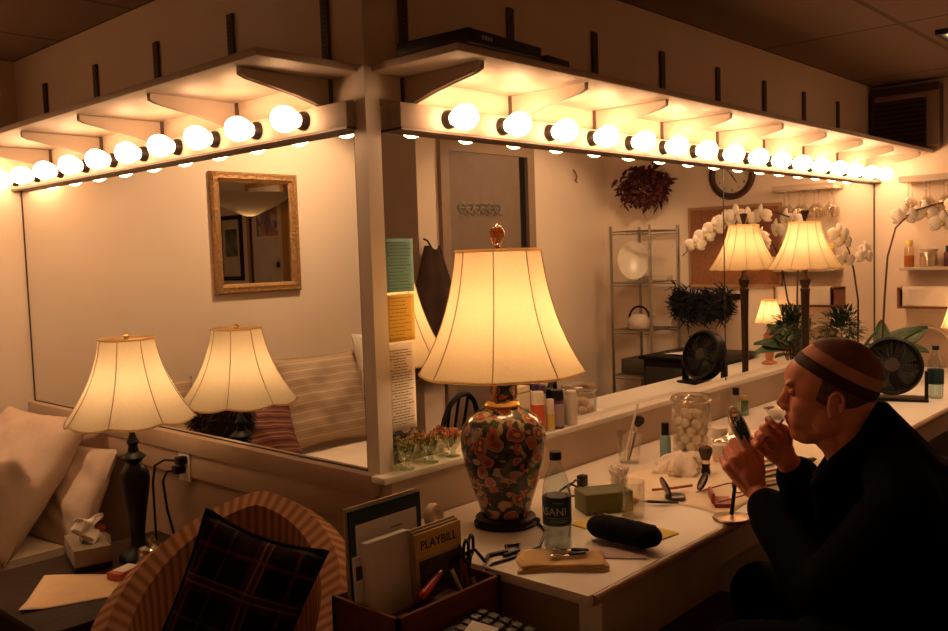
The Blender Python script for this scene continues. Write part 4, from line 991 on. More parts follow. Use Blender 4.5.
# neck and hidden trunk under the robe
b.capsule(hp(-.030, 0, -.055), body_p(-.105, 0, -.205), .056, .062, 20); b.capsule(hp(-.005, 0, -.092), body_p(-.075, 0, -.21), .044, .052, 16)
b.capsule(hp(-.055, 0, -.03), body_p(-.115, 0, -.16), .042, .05, 16)
b.capsule(body_p(-.13, 0, -.25), body_p(-.30, 0, -.52), .095, .105, 20)
SL, SR = body_p(-.15, .175, -.215), body_p(-.15, -.175, -.215)
EL, ER = Vector((.425, -1.030, .672)), Vector((.690, -.985, .70))
WL, WR = Vector((.548, -.812, .800)), Vector((.480, -.930, .945))
for S_, E_, W_ in ((SL, EL, WL), (SR, ER, WR)):
    b.capsule(body_p(-.13, 0, -.23), S_, .06, .05, 14); b.capsule(S_, E_, .048, .040, 14)
def hand(b, W, a, n, s, curl, spread, thumb, Lp=.088, sc_=1.0, nails=None):
    """Palm, four jointed fingers of different lengths and a side thumb. a: to the knuckles, n: back of the hand, s: thumb side."""
    a = Vector(a).normalized(); n = Vector(n); n = (n-a*n.dot(a)).normalized(); s0 = a.cross(n); s = s0 if s0.dot(Vector(s)) > 0 else -s0
    K = []
    for i in range(4):
        base = W + a*(Lp-[.003, 0, .005, .013][i])*sc_ + s*(.030-.0195*i)*sc_ - n*[.002, 0, .001, .004][i]
        K.append(base)
        b.capsule(W + s*(.014-.0095*i)*sc_ + a*.010, base, .0155*sc_, .0112*sc_, 10)
    b.capsule(W, W+a*Lp*.55, .021*sc_, .019*sc_, 12)
    b.capsule(W+a*.012+s*.016-n*.006, W+a*.045+s*.026-n*.008, .0165*sc_, .014*sc_, 12)
    b.capsule(W+a*.02-s*.018-n*.006, W+a*.06-s*.024-n*.006, .0145*sc_, .0125*sc_, 12)
    tips = []
    for i in range(4):
        L_ = [.070, .078, .073, .058][i]*sc_; p = K[i]; ang = 0
        d0 = (a + s*(spread*(1.5-i))).normalized()
        for j, fr in enumerate((.46, .30, .24)):
            ang += math.radians(curl[i][j]); d = d0*math.cos(ang) - n*math.sin(ang)
            q = p + d*L_*fr; r0 = [.0098, .0088, .0079][j]*sc_*(1 if i < 3 else .88); r1 = [.0088, .0079, .0066][j]*sc_*(1 if i < 3 else .88)
            b.capsule(p, q, r0, r1, 10); p = q
        tips.append((p, d, (n*math.cos(ang)+d0*math.sin(ang)), .0066*sc_))
    p = W + a*.030 + s*.030 - n*.008
    for (da, ds, dn, L_, r0, r1) in thumb:
        d = (a*da + s*ds + n*dn).normalized(); q = p + d*L_*sc_; b.capsule(p, q, r0*sc_, r1*sc_, 10); p = q
    tips.append((p, d, s, .0085*sc_)); return K, tips
G = Vector((.5985, -.7385, .918)); aL = Vector((-.34, .37, .85)).normalized(); nL = Vector((-.86, -.44, .10)); nL = (nL-aL*nL.dot(aL)).normalized()
WL.xyz = G - aL*.078 + nL*.034
curlL = [(40, 66, 44), (48, 70, 46), (54, 72, 48), (60, 70, 46)]
KL, TL_ = hand(b, WL, aL, nL, (.675, -.738, .1), curlL, .05,
     [(.80, .50, -.35, .042, .0135, .0115), (.97, .08, -.20, .034, .0112, .0085)], sc_=1.17)
aR = Vector((-.42, .46, .72)).normalized(); nR = Vector((.80, .50, -.05))
argsR = (aR, nR, (.4, -.45, .6), [(48, 52, 30), (72, 66, 40), (80, 70, 42), (84, 72, 42)], .03,
     [(.72, .42, -.62, .042, .0130, .0112), (.90, -.22, -.45, .034, .0110, .0082)])
mouth = hp(.101, .004, -.0635); brush_end = Vector((.428, -.858, .985))
pinch = mouth.lerp(brush_end, .22)
tb = B(); K_, T_ = hand(tb, WR, *argsR, sc_=1.04); tb.bm.free()
WR.xyz = WR + pinch - (T_[0][0]+T_[4][0])*.5
KR, TR_ = hand(b, WR, *argsR, sc_=1.04)
for S_, E_, W_ in ((SL, EL, WL), (SR, ER, WR)):
    m_ = E_.lerp(W_, .35); b.capsule(E_, m_, .040, .041, 14); b.capsule(m_, W_, .041, .0275, 14)
me = remeshed(b, .0032, 7)
def skinmat():
    m, nt, out = newmat('skin'); bs = nd(nt, 'ShaderNodeBsdfPrincipled', Roughness=.5)
    bs.inputs['Subsurface Weight'].default_value = .12; bs.inputs['Subsurface Radius'].default_value = (.02, .007, .004); bs.inputs['Subsurface Scale'].default_value = .35
    tc = nd(nt, 'ShaderNodeTexCoord'); n = nd(nt, 'ShaderNodeTexNoise', Scale=18.0, Detail=4.0); nt.links.new(tc.outputs['Object'], n.inputs['Vector'])
    nt.links.new(ramp(nt, n.outputs[0], [(.3, (.64, .23, .155)), (.7, (.74, .30, .205))]), bs.inputs['Base Color'])
    n2 = nd(nt, 'ShaderNodeTexNoise', Scale=160.0); nt.links.new(tc.outputs['Object'], n2.inputs['Vector'])
    bp = nd(nt, 'ShaderNodeBump', Strength=.08, Distance=.003); nt.links.new(n2.outputs[0], bp.inputs['Height']); nt.links.new(bp.outputs[0], bs.inputs['Normal'])
    nt.links.new(bs.outputs[0], out.inputs[0]); return m
me.materials.clear(); me.materials.append(skinmat()); me.materials.append(pm('lips', (.40, .09, .07), .4)); me.materials.append(pm('stubble', (.36, .17, .11), .6))
HMi = HM.inverted()
for p in me.polygons:
    c = HMi @ p.center
    p.material_index = 0
    if c.x > .088 and abs(c.y) < .021 and -.0745 < c.z < -.052 and c.x > .0905-.25*abs(c.y): p.material_index = 1
person = bpy.data.objects.new('person', me); COL.objects.link(person)
tag(person, 'person in dark robe and brown wig cap holding a round mirror and applying lip colour', 'person')
for s in (1, -1):
    b = B(); he(b, (.0715, s*.031, .0035), (.0115, .0115, .0115)); b.obj('eye', pm('eye_white', (.34, .22, .16), .3), person)
    b = B(); he(b, (.0808, s*.0318, .0025), (.0030, .0052, .0052)); b.obj('iris', M['black'], person)
    b = B(); b.grid(lambda u, v: hp(.0715+.0128*math.cos(math.radians(95*v-5))*math.cos(math.radians((u-.5)*150)), s*.031+.0128*math.cos(math.radians(95*v-5))*math.sin(math.radians((u-.5)*150)), .0035+.0128*math.sin(math.radians(95*v-5))), 14, 8); b.obj('eyelid', me.materials[0], person)
    b = B(); b.tube([hp(.088, s*.014, .022), hp(.090, s*.026, .027), hp(.082, s*.042, .026), hp(.072, s*.050, .019)], [.002, .0034, .0030, .001], 8); b.obj('eyebrow', pm('brow_hair', (.10, .05, .03), .9), person)
# hair below the cap, the cap itself and its dark bands
def dome(c, r, planes, name, mat, inner=None):
    b = B(); b.ell((0, 0, 0), r, None, 48, 30)
    bmesh.ops.remove_doubles(b.bm, verts=b.bm.verts, dist=1e-6)
    for co_, no in planes:
        bmesh.ops.bisect_plane(b.bm, geom=list(b.bm.verts)+list(b.bm.edges)+list(b.bm.faces), plane_co=co_, plane_no=no, clear_inner=True)
    for v in b.bm.verts: v.co = HM @ (v.co+Vector(c))
    o = b.obj(name, mat, person, solid=.003); return o
cc = (-.0165, 0, .031)
tl = .62   # slope of the cap rim, rising to the front
nrm = Vector((-tl, 0, 1)).normalized()
def pl(dz): return (Vector((0, 0, dz-.030)), nrm)
def npl(dz): return (Vector((0, 0, dz-.030)), -nrm)
M['hair'] = pm('short_hair', (.15, .085, .05), .9, var=.4, scale=90, bump=.4, bscale=160)
dome(cc, (.0965, .0775, .086), [pl(-.040), npl(.045), (Vector((.028, 0, 0)), Vector((-1, 0, -.35)))], 'hair', M['hair'])
dome(cc, (.0985, .0815, .0885), [pl(.030)], 'wig_cap', pm('wig_cap_brown', (.50, .22, .165), .75, var=.2, scale=25, bump=.3, bscale=40))
dome(cc, (.1000, .0832, .0905), [pl(.022), npl(.052)], 'cap_band', pm('cap_band_dark', (.035, .014, .012), .7, var=.3))
dome(cc, (.1008, .084, .0910), [pl(.083), (Vector((.040, 0, 0)), Vector((-1, 0, .35)))], 'cap_crown', pm('cap_crown_brown', (.16, .058, .042), .75, var=.25, scale=20, bump=.3, bscale=30))
# robe: hunched back, shoulders, sleeves, lap
b = B()
b.capsule(body_p(-.125, 0, -.185), body_p(-.20, 0, -.33), .105, .165, 24)
b.capsule(body_p(-.20, 0, -.30), body_p(-.33, 0, -.60), .165, .185, 24)
for s in (1, -1):
    b.capsule(body_p(-.13, s*.04, -.15), body_p(-.155, s*.175, -.21), .070, .072, 18); b.capsule(body_p(-.18, s*.09, -.26), body_p(-.30, s*.08, -.56), .11, .13, 18)
    b.capsule(body_p(-.33, s*.09, -.60), body_p(.17, s*.20, -.575), .115, .085, 18); b.capsule(body_p(.17, s*.20, -.575), body_p(.12, s*.19, -1.02), .078, .065, 16)
    b.capsule(body_p(.10, s*.19, -1.075), body_p(.22, s*.20, -1.095), .048, .042, 14)
    # collar rolled round the neck
    b.tube([body_p(-.112, 0, -.036), body_p(-.104, s*.045, -.055), body_p(-.072, s*.074, -.105), body_p(-.020, s*.070, -.155), body_p(.018, s*.030, -.215), body_p(.0, s*.012, -.30)], [.022, .024, .024, .024, .026, .03], 12)
    b.capsule(body_p(-.112, s*.03, -.09), body_p(-.15, s*.10, -.17), .030, .05, 14)
    b.capsule(body_p(-.112, s*.015, -.046), body_p(-.150, s*.05, -.17), .026, .085, 14)
for S_, E_, W_ in ((SL, EL, WL), (SR, ER, WR)):
    b.capsule(S_, E_, .078, .074, 18); e2 = E_.lerp(W_, .80); b.capsule(E_, e2, .076, .054, 18)
    b.capsule(E_+Vector((0, 0, -.02)), e2+Vector((0, 0, -.035)), .06, .045, 14)
rm = remeshed(b, .009, 6)
rm.materials.clear(); rm.materials.append(pm('navy_robe', (.0035, .0038, .0055), .9, var=.3, scale=8, bump=.4, bscale=9, spec=.08))
ro = bpy.data.objects.new('robe', rm); COL.objects.link(ro); ro.parent = person
# stool carrying the person
hipp = body_p(-.33, 0, 0)
t = thing('stool', 'black round stool under the person in the dark robe', 'stool', (hipp.x, hipp.y, 0))
B().lathe([(0, .40), (.17, .40), (.18, .415), (.175, .432), (0, .438)], n=32).obj('seat', M['black'], t)
for k in range(4):
    a = PI/4+k*PI/2; B().tube([(.19*math.cos(a), .19*math.sin(a), 0), (.13*math.cos(a), .13*math.sin(a), .40)], .014, 8).obj('leg', M['dark'], t)
B().tube([(.165*math.cos(2*PI*k/24), .165*math.sin(2*PI*k/24), .17) for k in range(24)], .008, 6, closed=True).obj('foot_ring', M['dark'], t)
# standing round mirror gripped in the near hand
bx, by = .589, -.722
t = thing('standing_mirror', 'small round mirror on a round based stem, gripped in the person\'s hand', 'mirror', (bx, by, TZ+.0015))
B().lathe([(0, 0), (.047, 0), (.049, .003), (.046, .007), (.030, .010), (.008, .013), (0, .014)], n=36).obj('base', pm('worn_nickel', (.30, .20, .13), .38, metal=.8), t)
top_ = Vector((.602, -.744, .985))-Vector((bx, by, TZ+.0015))
B().tube([(0, 0, .010), top_*.5, top_*.83], [.0055, .0045, .0045], 10).obj('stem', M['dark'], t)
nn = Vector((.20, -.86, .42)).normalized(); xx = nn.cross(Vector((0, 0, 1))).normalized(); yy = nn.cross(xx)
Md = Matrix((xx, yy, nn)).transposed().to_4x4(); Md.translation = top_+Vector((0, 0, .018))
b = B(); b.lathe([(0, -.009), (.050, -.009), (.060, -.004), (.062, .002), (.058, .004), (.054, .002), (0, .0005)], n=40, M4=Md); b.obj('frame', pm('aged_nickel', (.50, .42, .33), .3, metal=.9), t)
B().lathe([(0, .0022), (.0545, .0022)], n=40, M4=Md).obj('glass', M['mirror'], t)
# lip brush from the mouth into the far hand
d = (brush_end-mouth).normalized()
t = thing('lip_brush', 'thin red lip brush held to the person\'s mouth', 'brush', mouth)
B().tube([d*.022, d*.070, d*.115], [.0026, .0034, .0018], 8).obj('handle', P_('lip_brush_red', (.36, .06, .04), .3), t)
B().tube([d*.010, d*.024], .0026, 8).obj('ferrule', M['brass'], t)
B().tube([(0, 0, 0), d*.006, d*.011], [.0006, .0024, .0022], 8).obj('bristles', P_('lip_tip', (.30, .03, .03), .6), t)
# ------------------------------------------------------------------ far end: plants, shelves, leaning tray
M['leaf'] = pm('orchid_leaf', (.055, .10, .035), .45, var=.25, scale=14)
M['petal'] = pm('orchid_petal', (.86, .78, .68), .6, var=.04)
M['stem'] = pm('orchid_stem', (.10, .055, .03), .6)
def leaf(b, p, d, up, L_, w, droop):
    d = Vector(d).normalized(); up = Vector(up); up = (up-d*up.dot(d)).normalized(); s = d.cross(up)
    def f(u, v):
        ww = w*math.sin(PI*min(1, .08+.92*u)**.75)**.8*(1 if u < .999 else .02)
        q = (v-.5)*2
        return Vector(p)+d*L_*u - Vector((0, 0, 1))*droop*u*u*L_ + s*ww*.5*q + up*(.12*w*q*q)
    b.grid(f, 14, 7)
def flower(t, c, facing, r, nm='flower'):
    z = Vector(facing).normalized(); x = z.cross(Vector((0, 0, 1))).normalized(); y = x.cross(z)*-1
    if y.z < 0: y = -y
    b = B()
    for k, (a, L_, w) in enumerate(((90, 1, .62), (214, 1, .62), (326, 1, .62), (8, 1.02, 1.05), (172, 1.02, 1.05))):
        ca, sa = math.cos(math.radians(a)), math.sin(math.radians(a)); d = x*ca+y*sa; s = -x*sa+y*ca
        def f(u, v):
            ww = w*r*math.sin(PI*(.06+.90*u))**.7; q = (v-.5)*2
            return Vector(c)+d*r*L_*u+s*ww*.5*q+z*(.16*r*math.sin(PI*u)-.12*r*u*u-.08*r*q*q)
        b.grid(f, 9, 6)
    fl = b.obj(nm, M['petal'], t, solid=.0008)
    b = B(); b.ell(Vector(c)+z*.08*r-y*.08*r, (.16*r, .16*r, .20*r), None, 10, 8); b.obj('lip', pm('orchid_lip', (.55, .42, .12), .6) if 'orchid_lip' not in bpy.data.materials else bpy.data.materials['orchid_lip'], fl)
def pot(t, r, h, mat):
    B().lathe([(0, 0), (r*.72, 0), (r*.75, .004), (r, h*.92), (r*1.04, h*.93), (r*1.04, h), (r*.94, h), (r*.92, h*.88), (0, h*.86)], n=28).obj('pot', mat, t)
def orchid(label, loc, stem, flowers, leaves, r, mat, ph_):
    t = thing('potted_orchid', label, 'orchid', loc)
    pot(t, .062, ph_, mat)
    L0 = Vector(loc)
    B().tube([Vector(p)-L0 for p in stem], [.0062-.0034*i/(len(stem)-1) for i in range(len(stem))], 8).obj('stem', M['stem'], t)
    for (c, fc) in flowers: flower(t, Vector(c)-L0, fc, r)
    for (d, L_, w, dr, up) in leaves:
        b = B(); leaf(b, Vector((0, 0, ph_*.92)), d, up, L_, w, dr); b.obj('leaf', M['leaf'], t, solid=.002)
orchid('white orchid whose long flower spray arches away over the counter edge', (3.32, -.235, TZ),
  [(3.32, -.235, .86), (3.325, -.235, 1.0), (3.34, -.24, 1.2), (3.37, -.245, 1.40), (3.42, -.27, 1.55), (3.49, -.33, 1.635), (3.55, -.44, 1.67), (3.57, -.58, 1.69), (3.56, -.72, 1.665), (3.54, -.84, 1.60), (3.50, -.96, 1.50), (3.47, -1.03, 1.43)],
  [((3.47, -.30, 1.615), (-.8, -.5, -.1)), ((3.54, -.38, 1.625), (-.85, -.4, -.2)), ((3.58, -.455, 1.57), (-.8, -.45, -.3)), ((3.55, -.54, 1.66), (-.8, -.2, -.2)), ((3.55, -.63, 1.65), (-.7, .5, -.3)), ((3.54, -.70, 1.67), (-.8, .4, -.2)), ((3.53, -.765, 1.64), (-.8, .4, -.3)), ((3.52, -.83, 1.60), (-.8, .4, -.4)), ((3.51, -.89, 1.555), (-.7, .5, -.3)), ((3.49, -.945, 1.50), (-.7, .5, -.3))],
  [((.55, -.62, .50), .28, .155, .08, (-.5, -.3, 1)), ((.1, -.75, .62), .25, .16, .15, (-.3, .5, 1)), ((-.15, -.95, .25), .25, .15, .2, (-.3, .3, 1)), ((-.75, .1, .5), .22, .09, .3, (.2, 0, 1)), ((-.4, -.7, .15), .25, .15, .35, (-.3, .3, 1)), ((.4, .15, .8), .24, .085, .2, (-.3, 0, 1))], .068, pm('terracotta', (.34, .14, .07), .8, var=.12), .15)
orchid('white orchid with a short flower spike nearest the big mirror', (3.17, -.16, TZ),
  [(3.17, -.16, .86), (3.145, -.17, 1.03), (3.09, -.19, 1.187), (3.03, -.19, 1.34), (2.96, -.19, 1.44), (2.89, -.19, 1.50), (2.83, -.195, 1.53)],
  [((2.80, -.20, 1.525), (-.8, -.55, -.1)), ((2.86, -.20, 1.49), (-.6, -.75, .1)), ((2.89, -.195, 1.395), (-.8, -.5, -.3)), ((3.16, -.20, 1.41), (-.6, -.75, 0)), ((3.20, -.19, 1.44), (-.3, -.9, 0))],
  [((-.85, -.15, .35), .25, .085, .3, (.1, 0, 1)), ((.3, -.3, .8), .22, .08, .2, (0, .3, 1))], .050, pm('white_pot', (.70, .60, .50), .4), .115)
t = thing('potted_fern', 'bushy dark green potted plant between the slim lamp and the orchids', 'plant', (3.00, -.135, TZ))
pot(t, .055, .10, bpy.data.materials['white_pot'])
b = B(); r_ = random.Random(21)
for i in range(420):
    th = r_.uniform(0, 2*PI); ph = r_.uniform(-.25, 1.35); q = r_.uniform(.05, .125)
    c = Vector((q*math.cos(th)*math.cos(ph)*1.1, q*math.sin(th)*math.cos(ph)*.75, .265+q*math.sin(ph)*1.1))
    leaf(b, c, (math.cos(th)*math.cos(ph)+r_.uniform(-.4, .4), math.sin(th)*math.cos(ph)+r_.uniform(-.4, .4), math.sin(ph)+r_.uniform(-.4, .4)), (0, 0.1, 1), r_.uniform(.030, .05), r_.uniform(.010, .018), .3)
f = b.obj('foliage', pm('fern_green', (.030, .060, .025), .6, var=.4, scale=40), t, weld=False)
b = B()
for i in range(14):
    th = i*2.4; b.tube([(.01*math.cos(th), .01*math.sin(th), .09), (.05*math.cos(th), .045*math.sin(th), .17), (.09*math.cos(th), .07*math.sin(th), .27+.06*math.sin(i))], .0018, 5)
b.obj('stems', M['stem'], t)
t = thing('serving_tray', 'white round topped plastic tray leaning against the end wall behind the fan', 'tray', (LX-.055, -.295, TZ), 0)
Mt = Matrix.Rotation(math.radians(11), 4, 'Y')
def arch(w_, h_):
    p = [(-w_, 0), (w_, 0), (w_, h_-w_*.75)]
    for k in range(1, 14): a = PI*k/14; p.append((w_*math.cos(a), h_-w_*.75+w_*.75*math.sin(a)))
    p.append((-w_, h_-w_*.75)); return p
Ms = Mt @ Matrix(((0, 0, 1, 0), (1, 0, 0, 0), (0, 1, 0, 0), (0, 0, 0, 1)))
b = B(); b.prism(arch(.118, .228), .0, .006, Ms); b.obj('panel', pm('tray_white', (.40, .29, .21), .5), t)
B().tube([Ms @ Vector((x, y, .004)) for x, y in arch(.122, .232)], .008, 8, closed=True).obj('rim', pm('tray_rim', (.84, .76, .66), .4), t)
# end wall shelves
sh = B(); sh.rbox((LX-.16, -.56, 1.805), (LX-.001, -.185, 1.822), .002); t = sh.obj('glass_rack_shelf', M['shelf']); tag(t, 'upper white shelf with stemware hanging beneath on the end wall', 'shelf')
B().box((LX-.16, -.56, 1.822), (LX-.154, -.185, 1.84)).obj('front_lip', M['shelf'], t, flat=True)
wg = None; kk = 0
gl = thinglass('wine_glass', (.93, .90, .85), .25)
for i in range(4):
    for j in range(2):
        x, y = LX-.115+.07*j, -.225-.092*i
        t = thing('wine_glass', ['nearest the mirror', 'second from the mirror', 'third from the mirror', 'fourth from the mirror'][i]+', %s row, stemware hanging upside down under the upper shelf' % ['front', 'rear'][j], 'wine glass', (x, y, 1.804), group='hanging wine glasses')
        t.rotation_euler = (PI, 0, 0)
        B().lathe([(0, 0), (.030, 0), (.030, .0025), (.006, .005), (.0035, .012), (.0035, .075), (.012, .085), (.031, .108), (.034, .130), (.029, .165), (.0275, .165), (.0325, .130), (.029, .109), (.0, .088)], n=24).obj('bowl', gl, t)
sh = B(); sh.rbox((LX-.15, -.56, 1.315), (LX-.001, -.185, 1.332), .002); t = sh.obj('wall_shelf', M['shelf']); tag(t, 'middle small shelf on the end wall holding the amber bottle', 'shelf')
rbottle('honey_bottle', 'amber bottle with yellow cap on the middle end wall shelf', 'bottle', LX-.10, -.225, .026, .150, thinglass('clear_upper', (.90, .80, .62), .3), P_('yellow_cap', (.80, .58, .12)), .03, .018, z=1.332, label_mat=P_('amber_fill', (.45, .15, .04), .3), lab=(.0, .55))
t = thing('glass_canister', 'squat clear canister beside the amber bottle on the shelf', 'canister', (LX-.09, -.325, 1.332))
B().lathe([(0, 0), (.045, 0), (.048, .005), (.048, .075), (.040, .085), (.036, .085), (.044, .072), (.044, .006), (0, .005)], n=28).obj('canister', gl, t); B().lathe([(0, .004), (.042, .006), (.042, .055), (0, .06)], n=20).obj('contents', P_('pale_powder', (.80, .66, .52), .9), t); B().lathe([(0, .085), (.046, .085), (.047, .098), (0, .102)], n=28).obj('lid', M['shelf'], t)
rbottle('dark_bottle', 'dark small bottle at the right on the middle end wall shelf', 'bottle', LX-.09, -.425, .024, .115, P_('plum_bottle', (.12, .05, .06)), M['black'], .03, .015, z=1.332)
t = thing('towel_box_shelf', 'lower wooden box shelf with a white towel hanging over its front', 'shelf', (LX, 0, 0))
b = B(); b.box((LX-.15, -.56, 1.10), (LX-.001, -.175, 1.115)); b.box((LX-.15, -.56, 1.115), (LX-.001, -.545, 1.215)); b.box((LX-.15, -.19, 1.115), (LX-.001, -.175, 1.215)); b.box((LX-.15, -.56, 1.205), (LX-.001, -.175, 1.218))
o = b.obj('box', woodmat('shelf_cedar', (.20, .075, .035), (.30, .12, .06)), t, flat=True, weld=False); o.location = (-LX, 0, 0)
o = thing('hand_towel', 'white towel draped over the lower box shelf on the end wall', 'towel', (LX-.156, -.375, 1.22))
B().grid(lambda u, v: ((-.004-.002*math.sin(9*u) if v > .35 else .06*(1-v/.35)-.004), (u-.5)*.335, (.001 if v < .35 else .002-.108*(v-.35)/.65)), 14, 16).obj('cloth', pm('towel_white', (.80, .70, .60), .9, bump=.2, bscale=120), o, solid=.004)

# small lit lamp on the far end of the counter (seen in the big mirror)
t = thing('table_lamp', 'smallest lit table lamp at the far end of the counter', 'lamp', (3.62, -.53, TZ))
B().lathe([(0, 0), (.045, 0), (.046, .010), (.02, .025), (.03, .08), (.042, .13), (.030, .18), (.012, .21), (.008, .27), (0, .27)], n=24).obj('base', P_('lamp_coral', (.50, .20, .12), .4), t)
shade_part(t, .255, bell(.048, .092, .135, flare=1.3), 8, .0, bulb_r=.018, bz=.32, n=32)

# ------------------------------------------------------------------ across the room (seen in the mirrors)
st = struct(bpy.data.objects.new('door_1', None), 'grey door opposite the big mirror', 'door'); COL.objects.link(st); st.location = (2.62, YW, 0)
frm = pm('door_frame_paint', (.30, .215, .15), .55)
b = B(); b.box((-.44, -.02, 0), (-.37, .03, 2.167)); b.box((.37, -.02, 0), (.44, .03, 2.167)); b.box((-.37, -.02, 2.10), (.37, .03, 2.167)); o = b.obj('frame', frm, st, flat=True, weld=False)
B().box((-.37, .002, .006), (.29, .022, 2.10)).obj('leaf', pm('door_grey', (.22, .16, .12), .6), st, flat=True)
B().box((.29, .001, .0), (.37, .004, 2.10)).obj('gap_shade', M['black'], st, flat=True)  # black strip laid on for the shade in the door opening
B().lathe([(0, 0), (.022, 0), (.012, .02), (.026, .045), (.020, .065), (0, .068)], n=20, M4=Matrix.Translation((-.30, .022, 1.0)) @ Matrix.Rotation(-PI/2, 4, 'X')).obj('handle', M['brass'], st)
t = thing('hook_rail', 'scrolled metal hook rail hanging on the grey door', 'hook rail', (2.515, YW+.023, 1.765))
b = B()
for k in range(6):
    x = -.16+.064*k
    b.tube([(x+.028*math.cos(q*PI/8), .008, .028*math.sin(q*PI/8)) for q in range(16)], .004, 6, closed=True)
    b.tube([(x, .008, -.028), (x, .03, -.05), (x, .045, -.035)], .0035, 6)
b.tube([(-.20, .004, 0), (.20, .004, 0)], .004, 6); b.obj('scrollwork', M['steel'], t, weld=False)
t = thing('wall_hook', 'small dark red wall hook between door and wreath', 'hook', (3.53, YW, 2.0))
B().tube([(0, .002, .05), (0, .02, .03), (.003, .03, 0), (0, .02, -.03), (-.004, .035, -.04)], .005, 8).obj('hook', P_('hook_red', (.20, .05, .03), .5), t)
t = thing('hanging_coat', 'long brown coat hanging on the wall beside the grey door', 'coat', (2.035, YW+.075, 0))
def coat(u, v):
    a = 2*PI*u; q = .060+.095*min(1, v*2.4)+.03*v; return (q*math.cos(a)*(1+.08*math.sin(5*a)), .045*math.sin(a)*(.6+.6*min(1, v*3))*(1+.15*math.sin(6*a)), 1.53-.75*v+.012*math.sin(3*a))
B().grid(coat, 40, 16, closeu=True).obj('cloth', pm('coat_brown', (.050, .026, .016), .9, var=.3), t)
B().tube([(0, -.06, 1.58), (0, -.03, 1.57), (0, 0, 1.53)], .006, 6).obj('peg', M['dark'], t)
furball('wreath', 'dark burgundy leaf wreath hung in the corner above the wire rack', 'wreath', (3.74, -1.56, 1.90), .05, .05, .05, 10, .03, M['dark'], 3)
wr = bpy.data.objects['wreath']; wr.data.clear_geometry()
b = B(); r_ = random.Random(4)
wm = pm('wreath_leaves', (.085, .018, .018), .8, var=.6, scale=30)
ang0 = math.radians(165)
wx = Vector((math.cos(math.radians(75)), math.sin(math.radians(75)), 0)); wn = Vector((math.cos(ang0), math.sin(ang0), 0))
for i in range(620):
    a = r_.uniform(0, 2*PI); q = .105+r_.gauss(0, .030); c = wx*q*1.15*math.cos(a)+Vector((0, 0, q*.88*math.sin(a)))+wn*r_.uniform(-.02, .05)
    leaf(b, c, (r_.uniform(-1, 1), r_.uniform(-1, 1), r_.uniform(-1, 1)), (r_.uniform(-1, 1), r_.uniform(-1, 1), .3), r_.uniform(.04, .075), r_.uniform(.018, .03), .2)
tm = b.obj('tmp_w', wm, None, weld=False); wr.data = tm.data; bpy.data.objects.remove(tm); wr.location = (3.80, -1.49, 1.905); 
# wall clock
t = thing('wall_clock', 'round wall clock with dark rim on the end wall', 'clock', (LX, -.895, 1.945), 0)
Mc = Matrix.Rotation(-PI/2, 4, 'Y')
b = B(); b.lathe([(.115, 0), (.158, 0), (.160, .02), (.150, .038), (.130, .036), (.118, .018), (.115, 0)], n=56, M4=Mc); b.obj('rim', pm('clock_rim', (.055, .022, .014), .4), t)
B().lathe([(0, .012), (.120, .012)], n=56, M4=Mc).obj('dial', pm('clock_dial', (.62, .54, .42), .6), t)
face = Matrix(((0, 0, -1, -.0135), (-1, 0, 0, 0), (0, 1, 0, 0), (0, 0, 0, 1)))
nm_ = pm('clock_ink', (.05, .035, .03), .6)
for h in range(1, 13):
    a = math.radians(90-30*h); text_mesh(str(h), .028, nm_, t, face @ Matrix.Translation((.098*math.cos(a), .098*math.sin(a), 0)), name='numeral')
for (a, L_, w_) in ((math.radians(90-215), .062, .0045), (math.radians(90-40), .090, .003)):
    b = B(); b.prism([(-w_, -.012), (w_, -.012), (w_*.6, L_), (-w_*.6, L_)], 0, .001, face @ Matrix.Rotation(a-PI/2, 4, 'Z') @ Matrix.Translation((0, 0, .002))); b.obj('hand', nm_, t, flat=True)
# cork board
t = thing('cork_board', 'brown cork board in a pale frame on the end wall', 'notice board', (LX, -.888, 1.48))
cork = pm('cork', (.30, .125, .06), .95, var=.18, scale=60, bump=.3, bscale=120)
B().box((-.014, -.310, -.25), (-.001, .310, .25)).obj('panel', cork, t, flat=True)
b = B(); b.box((-.02, -.325, -.268), (-.001, .325, -.248)); b.box((-.02, -.325, .248), (-.001, .325, .268)); b.box((-.02, -.325, -.25), (-.001, -.308, .25)); b.box((-.02, .308, -.25), (-.001, .325, .25)); b.obj('frame', pm('cork_frame', (.42, .24, .13), .5), t, flat=True, weld=False)
# black feather boa on two pegs
b = B(); r_ = random.Random(12)
for i in range(2200):
    u = r_.random(); c = Vector((max(-.07, min(.05, r_.gauss(0, .024))), (u-.5)*.40, -.03*math.sin(PI*u)+r_.gauss(0, .038))); d = Vector((r_.uniform(-1, 1), r_.uniform(-1, 1), r_.uniform(-1, 1))).normalized()
    s_ = d.orthogonal().normalized()*.006; b._add([c-s_, c+s_, c+d*.06+s_*.6, c+d*.075], [(0, 1, 2), (0, 2, 3)])
o = b.obj('feather_boa', pm('black_feathers', (.010, .011, .016), .8, var=.4), None, loc=(LX-.12, -1.07, 1.115), weld=False); tag(o, 'fluffy black feather boa hung below the cork board', 'boa')
t = thing('peg_rail', 'wall peg rail carrying the black feather boa', 'peg rail', (LX, -1.09, 1.15))
B().box((-.015, -.24, -.02), (-.001, .24, .02)).obj('board', M['darkwood'], t, flat=True)
for y in (-.18, 0, .18): B().tube([(-.012, y, 0), (-.06, y, .008)], .007, 8).obj('peg', M['darkwood'], t)
